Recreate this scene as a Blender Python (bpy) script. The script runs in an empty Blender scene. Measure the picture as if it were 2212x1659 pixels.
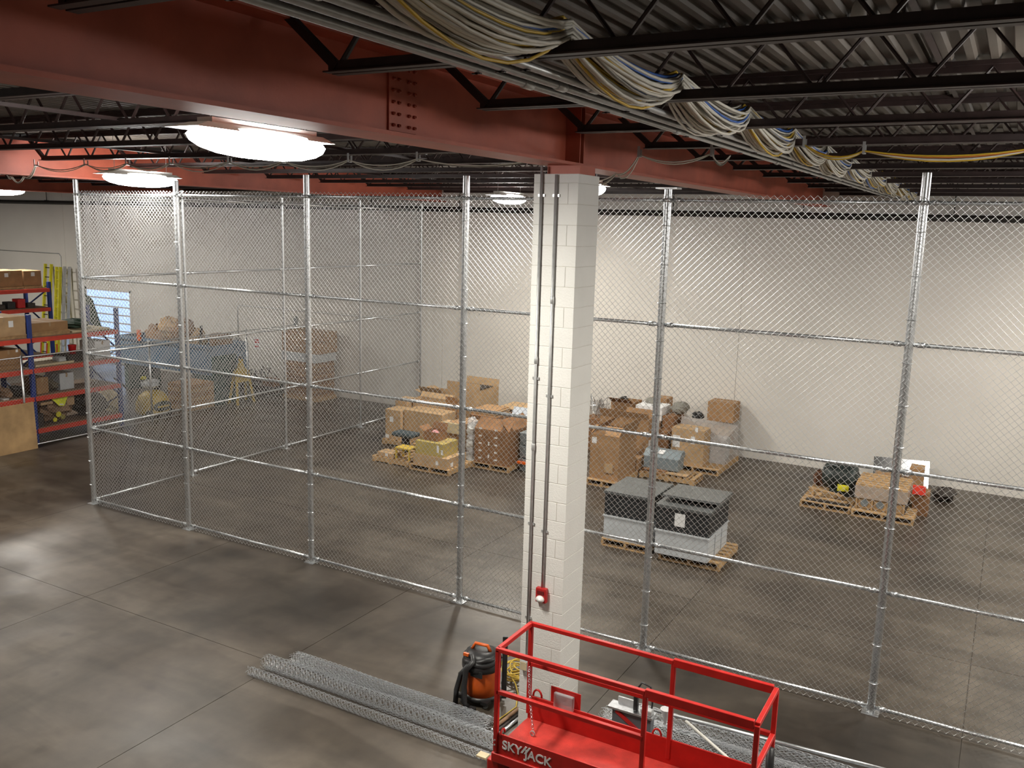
import bpy, math, random
import numpy as np
from mathutils import Vector, Matrix
random.seed(7)
rng = np.random.default_rng(7)
S = 1.114                      # survey unit -> metre
C = bpy.context.scene.collection
scn = bpy.context.scene
R = math.radians

# ------------------------------------------------------------------ camera
FPX, CX, CY, CZ, YAW, PITCH, ROLL = 1921.245, 13.4769, -9.3792, 4.9339, -0.5104, -0.1768, 0.0267
cam = bpy.data.cameras.new('camera'); camo = bpy.data.objects.new('camera', cam); C.objects.link(camo)
cam.sensor_fit = 'HORIZONTAL'; cam.sensor_width = 36.0; cam.lens = FPX * 36.0 / 2212.0
cam.clip_start = 0.05; cam.clip_end = 200
cp, sp, cy_, sy_ = math.cos(PITCH), math.sin(PITCH), math.cos(YAW), math.sin(YAW)
fw = Vector((sy_ * cp, cy_ * cp, sp)); rt = Vector((cy_, -sy_, 0)); up = rt.cross(fw)
r2 = math.cos(ROLL) * rt + math.sin(ROLL) * up; u2 = -math.sin(ROLL) * rt + math.cos(ROLL) * up
mw = Matrix((r2, u2, -fw)).transposed().to_4x4(); mw.translation = Vector((CX, CY, CZ)) * S
camo.matrix_world = mw
scn.camera = camo

# ------------------------------------------------------------------ world, exposure
w = bpy.data.worlds.new('world'); scn.world = w; w.use_nodes = True
w.node_tree.nodes['Background'].inputs[0].default_value = (0.75, 0.86, 1.0, 1)
w.node_tree.nodes['Background'].inputs[1].default_value = 1.0
vs = scn.view_settings
vs.view_transform = 'Standard'; vs.look = 'None'; vs.gamma = 1.0; vs.use_curve_mapping = False
vs.exposure = 0.0
cyc = scn.cycles; cyc.max_bounces = 7; cyc.diffuse_bounces = 4; cyc.glossy_bounces = 3; cyc.transmission_bounces = 2; cyc.transparent_max_bounces = 8; cyc.caustics_reflective = False; cyc.caustics_refractive = False
cyc.use_adaptive_sampling = True; cyc.adaptive_threshold = 0.03; cyc.adaptive_min_samples = 20
LAMP_W = 235.0                 # watts of each low-bay lamp
LAMP_COL = (1.0, 0.95, 0.84)

# ------------------------------------------------------------------ materials
MATS = {}
def pm(name, col, rough=0.6, metal=0.0, var=0.12, scale=4.0, bump=0.0, bscale=40.0, spec=0.5, detail=5.0, rvar=0.0):
    m = bpy.data.materials.new(name); m.use_nodes = True; nt = m.node_tree; b = nt.nodes['Principled BSDF']
    tc = nt.nodes.new('ShaderNodeTexCoord')
    n = nt.nodes.new('ShaderNodeTexNoise'); n.inputs['Scale'].default_value = scale; n.inputs['Detail'].default_value = detail
    nt.links.new(tc.outputs['Object'], n.inputs['Vector'])
    cr = nt.nodes.new('ShaderNodeValToRGB')
    lo = tuple(max(0, c * (1 - var)) for c in col) + (1,); hi = tuple(min(1, c * (1 + var)) for c in col) + (1,)
    cr.color_ramp.elements[0].color = lo; cr.color_ramp.elements[1].color = hi
    cr.color_ramp.elements[0].position = 0.3; cr.color_ramp.elements[1].position = 0.7
    nt.links.new(n.outputs['Fac'], cr.inputs['Fac']); nt.links.new(cr.outputs['Color'], b.inputs['Base Color'])
    b.inputs['Roughness'].default_value = rough; b.inputs['Metallic'].default_value = metal
    b.inputs['Specular IOR Level'].default_value = spec
    if rvar:
        mr = nt.nodes.new('ShaderNodeMapRange'); mr.inputs[3].default_value = rough - rvar; mr.inputs[4].default_value = rough + rvar
        nt.links.new(n.outputs['Fac'], mr.inputs[0]); nt.links.new(mr.outputs[0], b.inputs['Roughness'])
    if bump:
        n2 = nt.nodes.new('ShaderNodeTexNoise'); n2.inputs['Scale'].default_value = bscale; n2.inputs['Detail'].default_value = 4
        nt.links.new(tc.outputs['Object'], n2.inputs['Vector'])
        bp = nt.nodes.new('ShaderNodeBump'); bp.inputs['Strength'].default_value = bump; bp.inputs['Distance'].default_value = 0.02
        nt.links.new(n2.outputs['Fac'], bp.inputs['Height']); nt.links.new(bp.outputs['Normal'], b.inputs['Normal'])
    MATS[name] = m; return m

def floor_mat():
    m = bpy.data.materials.new('polished_concrete'); m.use_nodes = True; nt = m.node_tree; b = nt.nodes['Principled BSDF']; L = nt.links
    tc = nt.nodes.new('ShaderNodeNewGeometry')
    def noise(sc, det, sx=1, sy=1, dist=0.0):
        mp = nt.nodes.new('ShaderNodeMapping'); mp.inputs['Scale'].default_value = (sx, sy, 1)
        n = nt.nodes.new('ShaderNodeTexNoise'); n.inputs['Scale'].default_value = sc; n.inputs['Detail'].default_value = det
        n.inputs['Distortion'].default_value = dist
        L.new(tc.outputs['Position'], mp.inputs['Vector']); L.new(mp.outputs['Vector'], n.inputs['Vector']); return n
    def ramp(n, p0, c0, p1, c1):
        r = nt.nodes.new('ShaderNodeValToRGB'); r.color_ramp.elements[0].position = p0; r.color_ramp.elements[1].position = p1
        r.color_ramp.elements[0].color = c0 + (1,); r.color_ramp.elements[1].color = c1 + (1,); L.new(n.outputs['Fac'], r.inputs['Fac']); return r
    def mix(a, b_, f, t='MULTIPLY'):
        x = nt.nodes.new('ShaderNodeMix'); x.data_type = 'RGBA'; x.blend_type = t; x.inputs[0].default_value = f
        L.new(a.outputs[0 if a.bl_idname != 'ShaderNodeMix' else 2], x.inputs[6]); L.new(b_.outputs[0], x.inputs[7]); return x
    base = ramp(noise(0.55, 6, 1, 1, 0.4), 0.36, (0.062, 0.048, 0.037), 0.68, (0.138, 0.113, 0.088))
    fine = ramp(noise(5.0, 9), 0.3, (0.70, 0.70, 0.70), 0.7, (1.0, 1.0, 1.0))
    drag = ramp(noise(0.9, 5, 0.35, 2.2, 0.8), 0.38, (0.62, 0.60, 0.58), 0.56, (1, 1, 1))
    drag2 = ramp(noise(0.8, 5, 2.4, 0.4, 0.6), 0.35, (0.72, 0.71, 0.69), 0.5, (1, 1, 1))
    spot = ramp(noise(1.4, 2), 0.25, (0.45, 0.42, 0.40), 0.32, (1, 1, 1))
    x = mix(base, fine, 0.8); x = mix(x, drag, 0.8); x = mix(x, drag2, 0.7); x = mix(x, spot, 0.8)
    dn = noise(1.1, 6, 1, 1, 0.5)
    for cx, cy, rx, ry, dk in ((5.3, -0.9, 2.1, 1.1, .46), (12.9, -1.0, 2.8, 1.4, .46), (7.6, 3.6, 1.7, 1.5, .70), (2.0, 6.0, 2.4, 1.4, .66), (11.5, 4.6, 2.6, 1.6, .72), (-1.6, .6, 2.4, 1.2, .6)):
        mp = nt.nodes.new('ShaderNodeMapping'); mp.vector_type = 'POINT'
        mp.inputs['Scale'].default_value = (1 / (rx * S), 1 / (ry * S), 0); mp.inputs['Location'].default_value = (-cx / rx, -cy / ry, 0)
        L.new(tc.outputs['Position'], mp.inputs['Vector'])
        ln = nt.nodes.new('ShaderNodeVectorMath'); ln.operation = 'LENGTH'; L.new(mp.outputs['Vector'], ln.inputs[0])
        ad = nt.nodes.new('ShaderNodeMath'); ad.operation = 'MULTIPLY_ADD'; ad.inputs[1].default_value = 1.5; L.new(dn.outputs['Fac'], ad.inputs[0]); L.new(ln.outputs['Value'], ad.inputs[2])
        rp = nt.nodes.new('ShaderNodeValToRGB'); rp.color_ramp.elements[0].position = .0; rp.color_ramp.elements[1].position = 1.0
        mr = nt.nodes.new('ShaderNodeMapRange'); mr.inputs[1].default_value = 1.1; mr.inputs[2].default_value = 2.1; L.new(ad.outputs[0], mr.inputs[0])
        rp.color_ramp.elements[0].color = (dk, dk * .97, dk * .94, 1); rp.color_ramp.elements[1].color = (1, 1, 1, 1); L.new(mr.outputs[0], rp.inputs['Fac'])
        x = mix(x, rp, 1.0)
    L.new(x.outputs[2], b.inputs['Base Color'])
    rr = ramp(noise(0.7, 5), 0.3, (0.30,) * 3, 0.7, (0.52,) * 3); L.new(rr.outputs['Color'], b.inputs['Roughness'])
    b.inputs['Specular IOR Level'].default_value = 0.5
    return m

def emit(name, col, st):
    m = bpy.data.materials.new(name); m.use_nodes = True; nt = m.node_tree; nt.nodes.remove(nt.nodes['Principled BSDF'])
    e = nt.nodes.new('ShaderNodeEmission'); e.inputs[0].default_value = col + (1,); e.inputs[1].default_value = st
    nt.links.new(e.outputs[0], nt.nodes['Material Output'].inputs[0]); MATS[name] = m; return m

def film(name, col, alpha, rough=0.25):
    m = pm(name, col, rough, 0, 0.1, 9, 0.4, 14); m.node_tree.nodes['Principled BSDF'].inputs['Alpha'].default_value = alpha; return m

def deckmat():
    return pm('deck_steel', (0.125, 0.105, 0.086), 0.55, 0.0, 0.3, 1.2, 0.0)

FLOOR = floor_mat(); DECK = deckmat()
WHITE = pm('white_wall_paint', (0.79, 0.755, 0.70), 0.75, 0, 0.05, 0.6, 0.06, 30)
BLOCKP = pm('white_block_paint', (0.80, 0.795, 0.76), 0.6, 0, 0.03, 3, 0.18, 60)
MORTAR = pm('painted_mortar', (0.66, 0.64, 0.59), 0.8, 0, 0.05, 8)
GALV = pm('galvanised_steel', (0.66, 0.68, 0.70), 0.33, 1.0, 0.12, 30, 0, rvar=0.08)
WIRE = pm('galvanised_wire', (0.82, 0.83, 0.84), 0.36, 0.9, 0.08, 60)
ROLLW = pm('new_galvanised_wire', (0.62, 0.64, 0.67), 0.38, 0.9, 0.08, 60)
REDOX = pm('red_oxide_primer', (0.46, 0.105, 0.058), 0.5, 0, 0.16, 2.5, 0.05)
JOIST = pm('dark_joist_primer', (0.045, 0.026, 0.024), 0.5, 0, 0.3, 6)
BLACKP = pm('black_iron_pipe', (0.02, 0.017, 0.015), 0.5, 0, 0.3, 9)
EMT = pm('conduit_steel', (0.55, 0.56, 0.56), 0.38, 0.55, 0.08, 20)
LIFTRED = pm('lift_red_paint', (0.50, 0.018, 0.014), 0.38, 0, 0.14, 7, rvar=0.06)
DECKRED = pm('worn_red_deck', (0.47, 0.035, 0.025), 0.6, 0, 0.35, 5, 0.25, 90)
ORANGE = pm('orange_plastic', (0.75, 0.13, 0.015), 0.35, 0, 0.08, 6)
BLKPL = pm('black_plastic', (0.018, 0.018, 0.019), 0.42, 0, 0.3, 12)
GREYPL = pm('grey_plastic', (0.20, 0.225, 0.235), 0.45, 0, 0.1, 8)
CARD = pm('cardboard', (0.36, 0.205, 0.095), 0.85, 0, 0.14, 5, 0.05, 60)
CARD2 = pm('pale_cardboard', (0.47, 0.31, 0.165), 0.85, 0, 0.12, 5, 0.05, 60)
CARD3 = pm('dark_cardboard', (0.25, 0.125, 0.055), 0.88, 0, 0.2, 5, 0.05, 60)
OLIVE = pm('olive_tan_cardboard', (0.43, 0.33, 0.10), 0.8, 0, 0.12, 5)
WOOD = pm('pallet_wood', (0.47, 0.30, 0.145), 0.8, 0, 0.25, 9, 0.15, 50)
PLY = pm('plywood', (0.48, 0.31, 0.15), 0.75, 0, 0.28, 2.2, 0.05, 30)
PAPER = pm('white_paper', (0.80, 0.80, 0.80), 0.7, 0, 0.04, 9)
INK = pm('black_ink', (0.03, 0.03, 0.035), 0.7, 0, 0.2, 9)
TAPE = pm('packing_tape', (0.40, 0.27, 0.15), 0.3, 0, 0.1, 9)
RACKBLUE = pm('rack_blue_paint', (0.018, 0.045, 0.22), 0.45, 0, 0.15, 8)
RACKRED = pm('rack_red_paint', (0.62, 0.055, 0.03), 0.42, 0, 0.12, 8)
YEL = pm('safety_yellow', (0.72, 0.66, 0.03), 0.5, 0, 0.12, 8)
YELORA = pm('machine_yellow', (0.62, 0.43, 0.07), 0.5, 0, 0.15, 6)
TANKBLUE = pm('faded_blue_paint', (0.115, 0.20, 0.31), 0.5, 0, 0.16, 3)
TANKGREEN = pm('dark_green_steel', (0.03, 0.075, 0.07), 0.5, 0, 0.2, 3)  # hopper end, legs and skirt, darker and greener than the bin
CHARC = pm('charcoal_lid', (0.10, 0.105, 0.105), 0.42, 0, 0.14, 6)
BLKSIDE = pm('black_bin_side', (0.022, 0.024, 0.026), 0.4, 0, 0.25, 6)
BINWHITE = pm('pale_grey_bin', (0.55, 0.58, 0.61), 0.4, 0, 0.05, 6)
BINDARK = pm('grey_steel_box', (0.21, 0.255, 0.28), 0.45, 0, 0.1, 6)
LAMPW = pm('white_enamel', (0.80, 0.79, 0.76), 0.35, 0, 0.04, 6)
CABW = pm('white_cable', (0.74, 0.71, 0.62), 0.5, 0, 0.1, 8)
CABY = pm('yellow_cable', (0.70, 0.46, 0.04), 0.5, 0, 0.1, 8)
CABB = pm('blue_cable', (0.04, 0.14, 0.50), 0.5, 0, 0.1, 8)
CABG = pm('grey_cable', (0.25, 0.23, 0.19), 0.5, 0, 0.1, 8)
CORDY = pm('yellow_cord', (0.55, 0.38, 0.05), 0.5, 0, 0.1, 8)
ALARM = pm('alarm_red', (0.45, 0.02, 0.02), 0.35, 0, 0.06, 8)
MOTORG = pm('machine_dark_green', (0.025, 0.035, 0.032), 0.45, 0, 0.3, 8)
SILVER = pm('polished_sheet', (0.85, 0.86, 0.88), 0.10, 1.0, 0.02, 8)
PINK = pm('pink_foam', (0.62, 0.30, 0.30), 0.8, 0, 0.1, 12)
REDPL = pm('red_plastic', (0.55, 0.02, 0.02), 0.4, 0, 0.1, 8)
GREYRAG = pm('grey_tarp', (0.23, 0.22, 0.19), 0.8, 0, 0.2, 7, 0.3, 12)
DARKJUNK = pm('dark_oily_metal', (0.055, 0.045, 0.04), 0.5, 0.3, 0.5, 14)
BROWNJUNK = pm('brown_paper_waste', (0.28, 0.17, 0.10), 0.85, 0, 0.3, 8)
CREAM = pm('cream_paint', (0.62, 0.52, 0.33), 0.6, 0, 0.1, 8)
GREENRAG = pm('dark_green_canvas', (0.03, 0.055, 0.035), 0.8, 0, 0.3, 8)
WRAP = film('stretch_wrap', (0.62, 0.58, 0.56), 0.55)
CLEAR = film('clear_plastic', (0.75, 0.76, 0.78), 0.45, 0.15)
LENS = emit('lamp_lens_bloom', (1.0, 0.97, 0.93), 55.0)
SKYPANE = emit('daylight_glazing', (0.42, 0.62, 1.0), 1.7)

# ------------------------------------------------------------------ geometry helpers
ORG = {}
class MB:
    def __init__(s): s.v = []; s.f = []; s.T = None
    def add(s, vs, fs):
        o = len(s.v)
        if s.T is not None: vs = [tuple(s.T @ Vector(p)) for p in vs]
        s.v += [tuple(p) for p in vs]; s.f += [tuple(i + o for i in q) for q in fs]; return s
    def box(s, x0, x1, y0, y1, z0, z1):
        return s.add([(x0, y0, z0), (x1, y0, z0), (x1, y1, z0), (x0, y1, z0), (x0, y0, z1), (x1, y0, z1), (x1, y1, z1), (x0, y1, z1)],
                     [(0, 3, 2, 1), (4, 5, 6, 7), (0, 1, 5, 4), (1, 2, 6, 5), (2, 3, 7, 6), (3, 0, 4, 7)])
    def frus(s, x0, x1, y0, y1, z0, z1, t):        # box with top inset (t>0) or flared (t<0)
        return s.add([(x0, y0, z0), (x1, y0, z0), (x1, y1, z0), (x0, y1, z0), (x0 + t, y0 + t, z1), (x1 - t, y0 + t, z1), (x1 - t, y1 - t, z1), (x0 + t, y1 - t, z1)],
                     [(0, 3, 2, 1), (4, 5, 6, 7), (0, 1, 5, 4), (1, 2, 6, 5), (2, 3, 7, 6), (3, 0, 4, 7)])
    def tub(s, x0, x1, y0, y1, z0, z1, t, base=None):   # open-topped box with wall thickness
        base = base or t
        s.box(x0, x1, y0, y1, z0, z0 + base); s.box(x0, x1, y0, y0 + t, z0 + base, z1); s.box(x0, x1, y1 - t, y1, z0 + base, z1)
        s.box(x0, x0 + t, y0 + t, y1 - t, z0 + base, z1); s.box(x1 - t, x1, y0 + t, y1 - t, z0 + base, z1); return s
    def tube(s, pts, r, n=8, cap=True, rx=None, phase=0.0):
        P = [Vector(p) for p in pts]; k = len(P); ref = None; rings = []
        for i in range(k):
            d = (P[min(i + 1, k - 1)] - P[max(i - 1, 0)])
            if d.length < 1e-9: d = Vector((0, 0, 1))
            d.normalize()
            if ref is None:
                a = Vector((0, 0, 1)) if abs(d.z) < 0.9 else Vector((1, 0, 0)); ref = d.cross(a).normalized()
            else:
                ref = (ref - d * ref.dot(d))
                ref = ref.normalized() if ref.length > 1e-6 else d.orthogonal().normalized()
            b = d.cross(ref); rr = r[i] if isinstance(r, (list, tuple)) else r
            rings.append([P[i] + (ref * math.cos(phase + 2 * math.pi * j / n) * rr + b * math.sin(phase + 2 * math.pi * j / n) * (rx if rx else rr)) for j in range(n)])
        vs = [p for q in rings for p in q]; fs = []
        for i in range(k - 1):
            for j in range(n):
                fs.append((i * n + j, i * n + (j + 1) % n, (i + 1) * n + (j + 1) % n, (i + 1) * n + j))
        if cap: fs += [tuple(range(n - 1, -1, -1)), tuple((k - 1) * n + j for j in range(n))]
        return s.add(vs, fs)
    def bar(s, a, b, w, h):                         # rectangular bar, w horizontal, h other
        A = Vector(a); B = Vector(b); d = (B - A).normalized()
        u = d.cross(Vector((0, 0, 1)))
        u = u.normalized() if u.length > 1e-4 else Vector((1, 0, 0))
        v = d.cross(u); vs = []
        for p in (A, B):
            for (i, j) in ((-1, -1), (1, -1), (1, 1), (-1, 1)): vs.append(p + u * w / 2 * i + v * h / 2 * j)
        return s.add(vs, [(0, 3, 2, 1), (4, 5, 6, 7), (0, 1, 5, 4), (1, 2, 6, 5), (2, 3, 7, 6), (3, 0, 4, 7)])
    def lathe(s, prof, c=(0, 0, 0), n=16, axis='z', sx=1.0, sy=1.0):
        vs = []; fs = []; k = len(prof)
        for r, z in prof:
            for j in range(n):
                a = 2 * math.pi * j / n; p = (r * math.cos(a) * sx, r * math.sin(a) * sy, z)
                if axis == 'x': p = (p[2], p[0], p[1])
                elif axis == 'y': p = (p[0], p[2], p[1])
                vs.append((p[0] + c[0], p[1] + c[1], p[2] + c[2]))
        for i in range(k - 1):
            for j in range(n): fs.append((i * n + j, i * n + (j + 1) % n, (i + 1) * n + (j + 1) % n, (i + 1) * n + j))
        fs += [tuple(range(n - 1, -1, -1)), tuple((k - 1) * n + j for j in range(n))]
        return s.add(vs, fs)
    def prism(s, poly, d0, d1, axis='y'):           # polygon (a,b) extruded along axis
        m = {'y': lambda a, b, d: (a, d, b), 'x': lambda a, b, d: (d, a, b), 'z': lambda a, b, d: (a, b, d)}[axis]
        n = len(poly); vs = [m(a, b, d0) for a, b in poly] + [m(a, b, d1) for a, b in poly]
        fs = [tuple(range(n - 1, -1, -1)), tuple(range(n, 2 * n))] + [(i, (i + 1) % n, n + (i + 1) % n, n + i) for i in range(n)]
        return s.add(vs, fs)
    def blob(s, c, rx, ry, rz, n=12, k=8, jit=0.12, flat=True):
        vs = []; fs = []
        for i in range(k + 1):
            th = math.pi * i / k
            for j in range(n):
                a = 2 * math.pi * j / n; q = 1 + random.uniform(-jit, jit)
                z = math.cos(th) * rz * (q if flat else 1)
                vs.append((c[0] + math.sin(th) * math.cos(a) * rx * q, c[1] + math.sin(th) * math.sin(a) * ry * q, max(c[2] + z, c[2] - rz * 0.98)))
        for i in range(k):
            for j in range(n): fs.append((i * n + j, (i + 1) * n + j, (i + 1) * n + (j + 1) % n, i * n + (j + 1) % n))
        return s.add(vs, fs)
    def build(s, name, mat, parent=None, smooth=False, bevel=0.0):
        vv = np.array(s.v, dtype=float) * S
        if parent is not None: org = ORG[parent.name]
        else:
            mn = vv.min(0); mx = vv.max(0); org = np.array([(mn[0] + mx[0]) / 2, (mn[1] + mx[1]) / 2, mn[2]])
        me = bpy.data.meshes.new(name); me.from_pydata((vv - org).tolist(), [], s.f); me.materials.append(mat)
        fix(me)
        if smooth: me.polygons.foreach_set('use_smooth', [True] * len(me.polygons)); 
        me.update()
        o = bpy.data.objects.new(name, me); C.objects.link(o); ORG[o.name] = org
        if parent is not None: o.parent = parent
        else: o.location = org
        if bevel:
            bv = o.modifiers.new('bevel', 'BEVEL'); bv.width = bevel * S; bv.segments = 2; bv.limit_method = 'ANGLE'; bv.angle_limit = R(40)
        return o

import bmesh
def fix(me):
    bm = bmesh.new(); bm.from_mesh(me); bmesh.ops.recalc_face_normals(bm, faces=bm.faces); bm.to_mesh(me); bm.free()
def smooth_angle(o, ang=40):
    me = o.data; me.polygons.foreach_set('use_smooth', [True] * len(me.polygons))
    try: me.set_sharp_from_angle(angle=R(ang))
    except Exception: pass
    return o

def tag(o, label, cat, group=None, kind=None):
    if label: o['label'] = label
    if cat: o['category'] = cat
    if group: o['group'] = group
    if kind: o['kind'] = kind
    return o
def thing(name, label, cat, loc, group=None):
    o = bpy.data.objects.new(name, None); C.objects.link(o); o.empty_display_size = 0.1
    l = np.array(loc, dtype=float) * S; o.location = l; ORG[o.name] = l
    return tag(o, label, cat, group)
def struct(o): o['kind'] = 'structure'; return o
def copy_tree(o, loc=None, parent=None, rotz=None, label=None):
    c = o.copy(); C.objects.link(c); c.parent = parent
    if loc is not None: c.location = np.array(loc, dtype=float) * S
    if rotz is not None: c.rotation_euler[2] = rotz
    if label: c['label'] = label
    for ch in [x for x in bpy.data.objects if x.parent == o]: copy_tree(ch, parent=c)
    return c
def raw_mesh(name, V, F, mat, parent, smooth=True):
    me = bpy.data.meshes.new(name); V = np.asarray(V) * S; F = np.asarray(F); k = F.shape[1]
    me.vertices.add(len(V)); me.vertices.foreach_set('co', V.astype(np.float32).ravel())
    me.loops.add(F.size); me.loops.foreach_set('vertex_index', F.astype(np.int32).ravel())
    me.polygons.add(len(F)); me.polygons.foreach_set('loop_start', np.arange(0, F.size, k, dtype=np.int32))
    me.polygons.foreach_set('loop_total', np.full(len(F), k, dtype=np.int32))
    me.update(calc_edges=True); me.polygons.foreach_set('use_smooth', [smooth] * len(F)); me.materials.append(mat)
    return me
def wires(paths, r, n=3):                           # many polylines of equal length -> tubes, vectorised
    P = np.asarray(paths); nw, k, _ = P.shape
    d = np.empty_like(P); d[:, 1:-1] = P[:, 2:] - P[:, :-2]; d[:, 0] = P[:, 1] - P[:, 0]; d[:, -1] = P[:, -1] - P[:, -2]
    d /= np.linalg.norm(d, axis=2, keepdims=True) + 1e-12
    a = np.array([0.1733, 0.9713, 0.1627]); u = np.cross(d, a); u /= np.linalg.norm(u, axis=2, keepdims=True) + 1e-12; v = np.cross(d, u)
    rings = np.stack([P + r * (u * math.cos(2 * math.pi * j / n) + v * math.sin(2 * math.pi * j / n)) for j in range(n)], 2)
    V = rings.reshape(-1, 3)
    idx = np.arange(nw * k * n).reshape(nw, k, n)
    a0 = idx[:, :-1, :]; b0 = idx[:, 1:, :]
    F = np.stack([a0, np.roll(a0, -1, 2), np.roll(b0, -1, 2), b0], -1).reshape(-1, 4)
    return V, F

# ================================================================== SETTING
X0, X1, Y0, YW, ZD = -26.0, 22.0, -15.0, 9.877, 6.06
# floor: slabs with saw-cut joints
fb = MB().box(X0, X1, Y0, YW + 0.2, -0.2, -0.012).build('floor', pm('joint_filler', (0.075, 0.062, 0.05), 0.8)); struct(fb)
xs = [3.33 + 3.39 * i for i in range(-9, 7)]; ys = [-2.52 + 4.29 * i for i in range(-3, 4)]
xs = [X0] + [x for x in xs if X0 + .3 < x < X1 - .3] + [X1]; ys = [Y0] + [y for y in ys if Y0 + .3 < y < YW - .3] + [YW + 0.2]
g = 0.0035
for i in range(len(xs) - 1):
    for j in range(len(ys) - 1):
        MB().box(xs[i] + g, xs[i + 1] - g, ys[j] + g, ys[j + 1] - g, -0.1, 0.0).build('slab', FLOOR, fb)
# walls
wb = struct(MB().box(X0, X1, YW + 0.02, YW + 0.25, 0, ZD + 0.3).build('wall_back', MORTAR))
px_ = [-23.0 + 7.766 * k for k in range(6)]
joints = [X0, -22.73, -14.963, -7.197, 0.569, 8.335, 16.1, X1]
DX0, DX1, DZ1 = -13.98, -11.65, 2.5
for a, b in zip(joints[:-1], joints[1:]):
    m = MB()
    if a < DX0 < b:
        m.box(a + .006, DX0, YW, YW + 0.02, 0, ZD + 0.3); m.box(DX1, b - .006, YW, YW + 0.02, 0, ZD + 0.3); m.box(DX0, DX1, YW, YW + 0.02, DZ1, ZD + 0.3)
    else: m.box(a + .006, b - .006, YW, YW + 0.02, 0, ZD + 0.3)
    m.build('wall_panel', WHITE, wb)
struct(MB().box(X0 - 0.2, X0, Y0, YW + 0.2, 0, ZD + 0.3).build('wall_left', WHITE))
struct(MB().box(X1, X1 + 0.2, Y0, YW + 0.2, 0, ZD + 0.3).build('wall_right', WHITE))
struct(MB().box(X0, X1, Y0 - 0.2, Y0, 0, ZD + 0.3).build('wall_front', WHITE))
# corrugated roof deck, ribs along Y
prof = []; x = X0; p = 0.137
while x < X1:
    prof += [(x, ZD), (x + 0.045, ZD), (x + 0.058, ZD + 0.036), (x + p - 0.013, ZD + 0.036)]; x += p
vs_ = [(a, Y0, b) for a, b in prof] + [(a, YW + .2, b) for a, b in prof]; n_ = len(prof)
ce = MB(); ce.add(vs_, [(i, i + 1, n_ + i + 1, n_ + i) for i in range(n_ - 1)]); ce.box(X0, X1, Y0, YW + .2, ZD + 0.08, ZD + 0.2)
struct(ce.build('ceiling', DECK))
# glazed door with daylight behind it
dr = MB()
for x in (DX0 + .04, DX1 - .04): dr.box(x - .04, x + .04, YW - .03, YW + .03, 0, DZ1)
dr.box(DX0, DX1, YW - .03, YW + .03, DZ1 - .08, DZ1)
door = struct(dr.build('door_1', WHITE))
for k in range(9):
    z0 = 0.02 + k * (DZ1 - .1) / 9
    MB().box(DX0 + .09, DX1 - .09, YW - .012, YW + .012, z0 + .05, z0 + (DZ1 - .1) / 9).build('pane', SKYPANE, door)
    MB().box(DX0 + .08, DX1 - .08, YW - .025, YW + .02, z0, z0 + .05).build('rail', LAMPW, door)

# ------------------------------------------------------------------ steel girders
def girder(x, label):
    t = thing('steel_girder', label, 'beam', (x, 0, 5.464), 'red oxide roof girders')
    MB().box(x - .17, x + .17, Y0 + .02, YW - .01, 5.464, 5.488).build('bottom_flange', REDOX, t)
    MB().box(x - .17, x + .17, Y0 + .02, YW - .01, 5.97, 5.994).build('top_flange', REDOX, t)
    MB().box(x - .008, x + .008, Y0 + .02, YW - .01, 5.488, 5.97).build('web', REDOX, t)
    return t
G1 = girder(9.84, 'deep red steel girder bearing on the white block column')
girder(0.50, 'red steel girder passing over the fence corner')
girder(-8.84, 'red steel girder above the racking aisle'); girder(19.18, 'red steel girder beyond the fence end')
sp_ = MB().box(9.848, 9.862, -4.63, -4.325, 5.515, 5.945).build('splice_plate', REDOX, G1)
for yy in (-4.59, -4.53, -4.42, -4.36):
    for k in range(6):
        MB().lathe([(0, 0), (.012, 0), (.012, .016), (.006, .02), (.006, .026)], (9.862, yy, 5.55 + k * .072), 6, 'x').build('bolt', REDOX, sp_)
for yy in (-2.03, -1.95):
    MB().box(9.848, 9.99, yy - .006, yy + .006, 5.488, 5.97).build('stiffener', REDOX, G1)

# ------------------------------------------------------------------ bar joists
def joist(xa, xb):
    t = thing('roof_joist', None, 'joist', (0, 0, 5.68), None); L = xb - xa
    MB().box(xa + .02, xb - .02, -.045, -.006, 6.03, 6.058).box(xa + .02, xb - .02, .006, .045, 6.03, 6.058).box(xa + .02, xb - .02, -.012, -.006, 5.99, 6.03).box(xa + .02, xb - .02, .006, .012, 5.99, 6.03).build('top_chord', JOIST, t)
    a, b = xa + .42, xb - .42
    MB().box(a, b, -.062, -.01, 5.68, 5.687).box(a, b, .01, .062, 5.68, 5.687).box(a, b, -.018, -.01, 5.687, 5.742).box(a, b, .01, .018, 5.687, 5.742).build('bottom_chord', JOIST, t)
    n = int(round((b - a - .1) / .26)); n += n % 2; st = (b - a - .1) / n
    MB().tube([(a + .05 + st * k, 0, 5.70 if k % 2 == 0 else 6.02) for k in range(n + 1)], .0165, 6).build('web', JOIST, t)
    for s_, q in ((1, xa), (-1, xb)):
        MB().bar((q + s_ * .10, 0, 6.02), (q + s_ * .47, 0, 5.71), .045, .045).build('end_diagonal', JOIST, t)
        MB().box(min(q + s_ * .03, q + s_ * .2), max(q + s_ * .03, q + s_ * .2), -.05, .05, 5.996, 6.03).build('seat', JOIST, t)
    return t
bays = [(9.84, 19.18, ' dark open-web joist from the back wall over the overhead conduits', 'joists over the conduits'),
        (0.50, 9.84, ' dark open-web joist from the back wall over the fence cage', 'joists over the fence cage'),
        (-8.84, 0.50, ' dark open-web joist from the back wall above the racks', 'joists over the pallet racks')]
ORD = ['closest', 'second', 'third', 'fourth', 'fifth', 'sixth', 'seventh', 'eighth', 'ninth', 'tenth', 'eleventh', 'twelfth', 'thirteenth', 'fourteenth', 'fifteenth', 'sixteenth']
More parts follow.
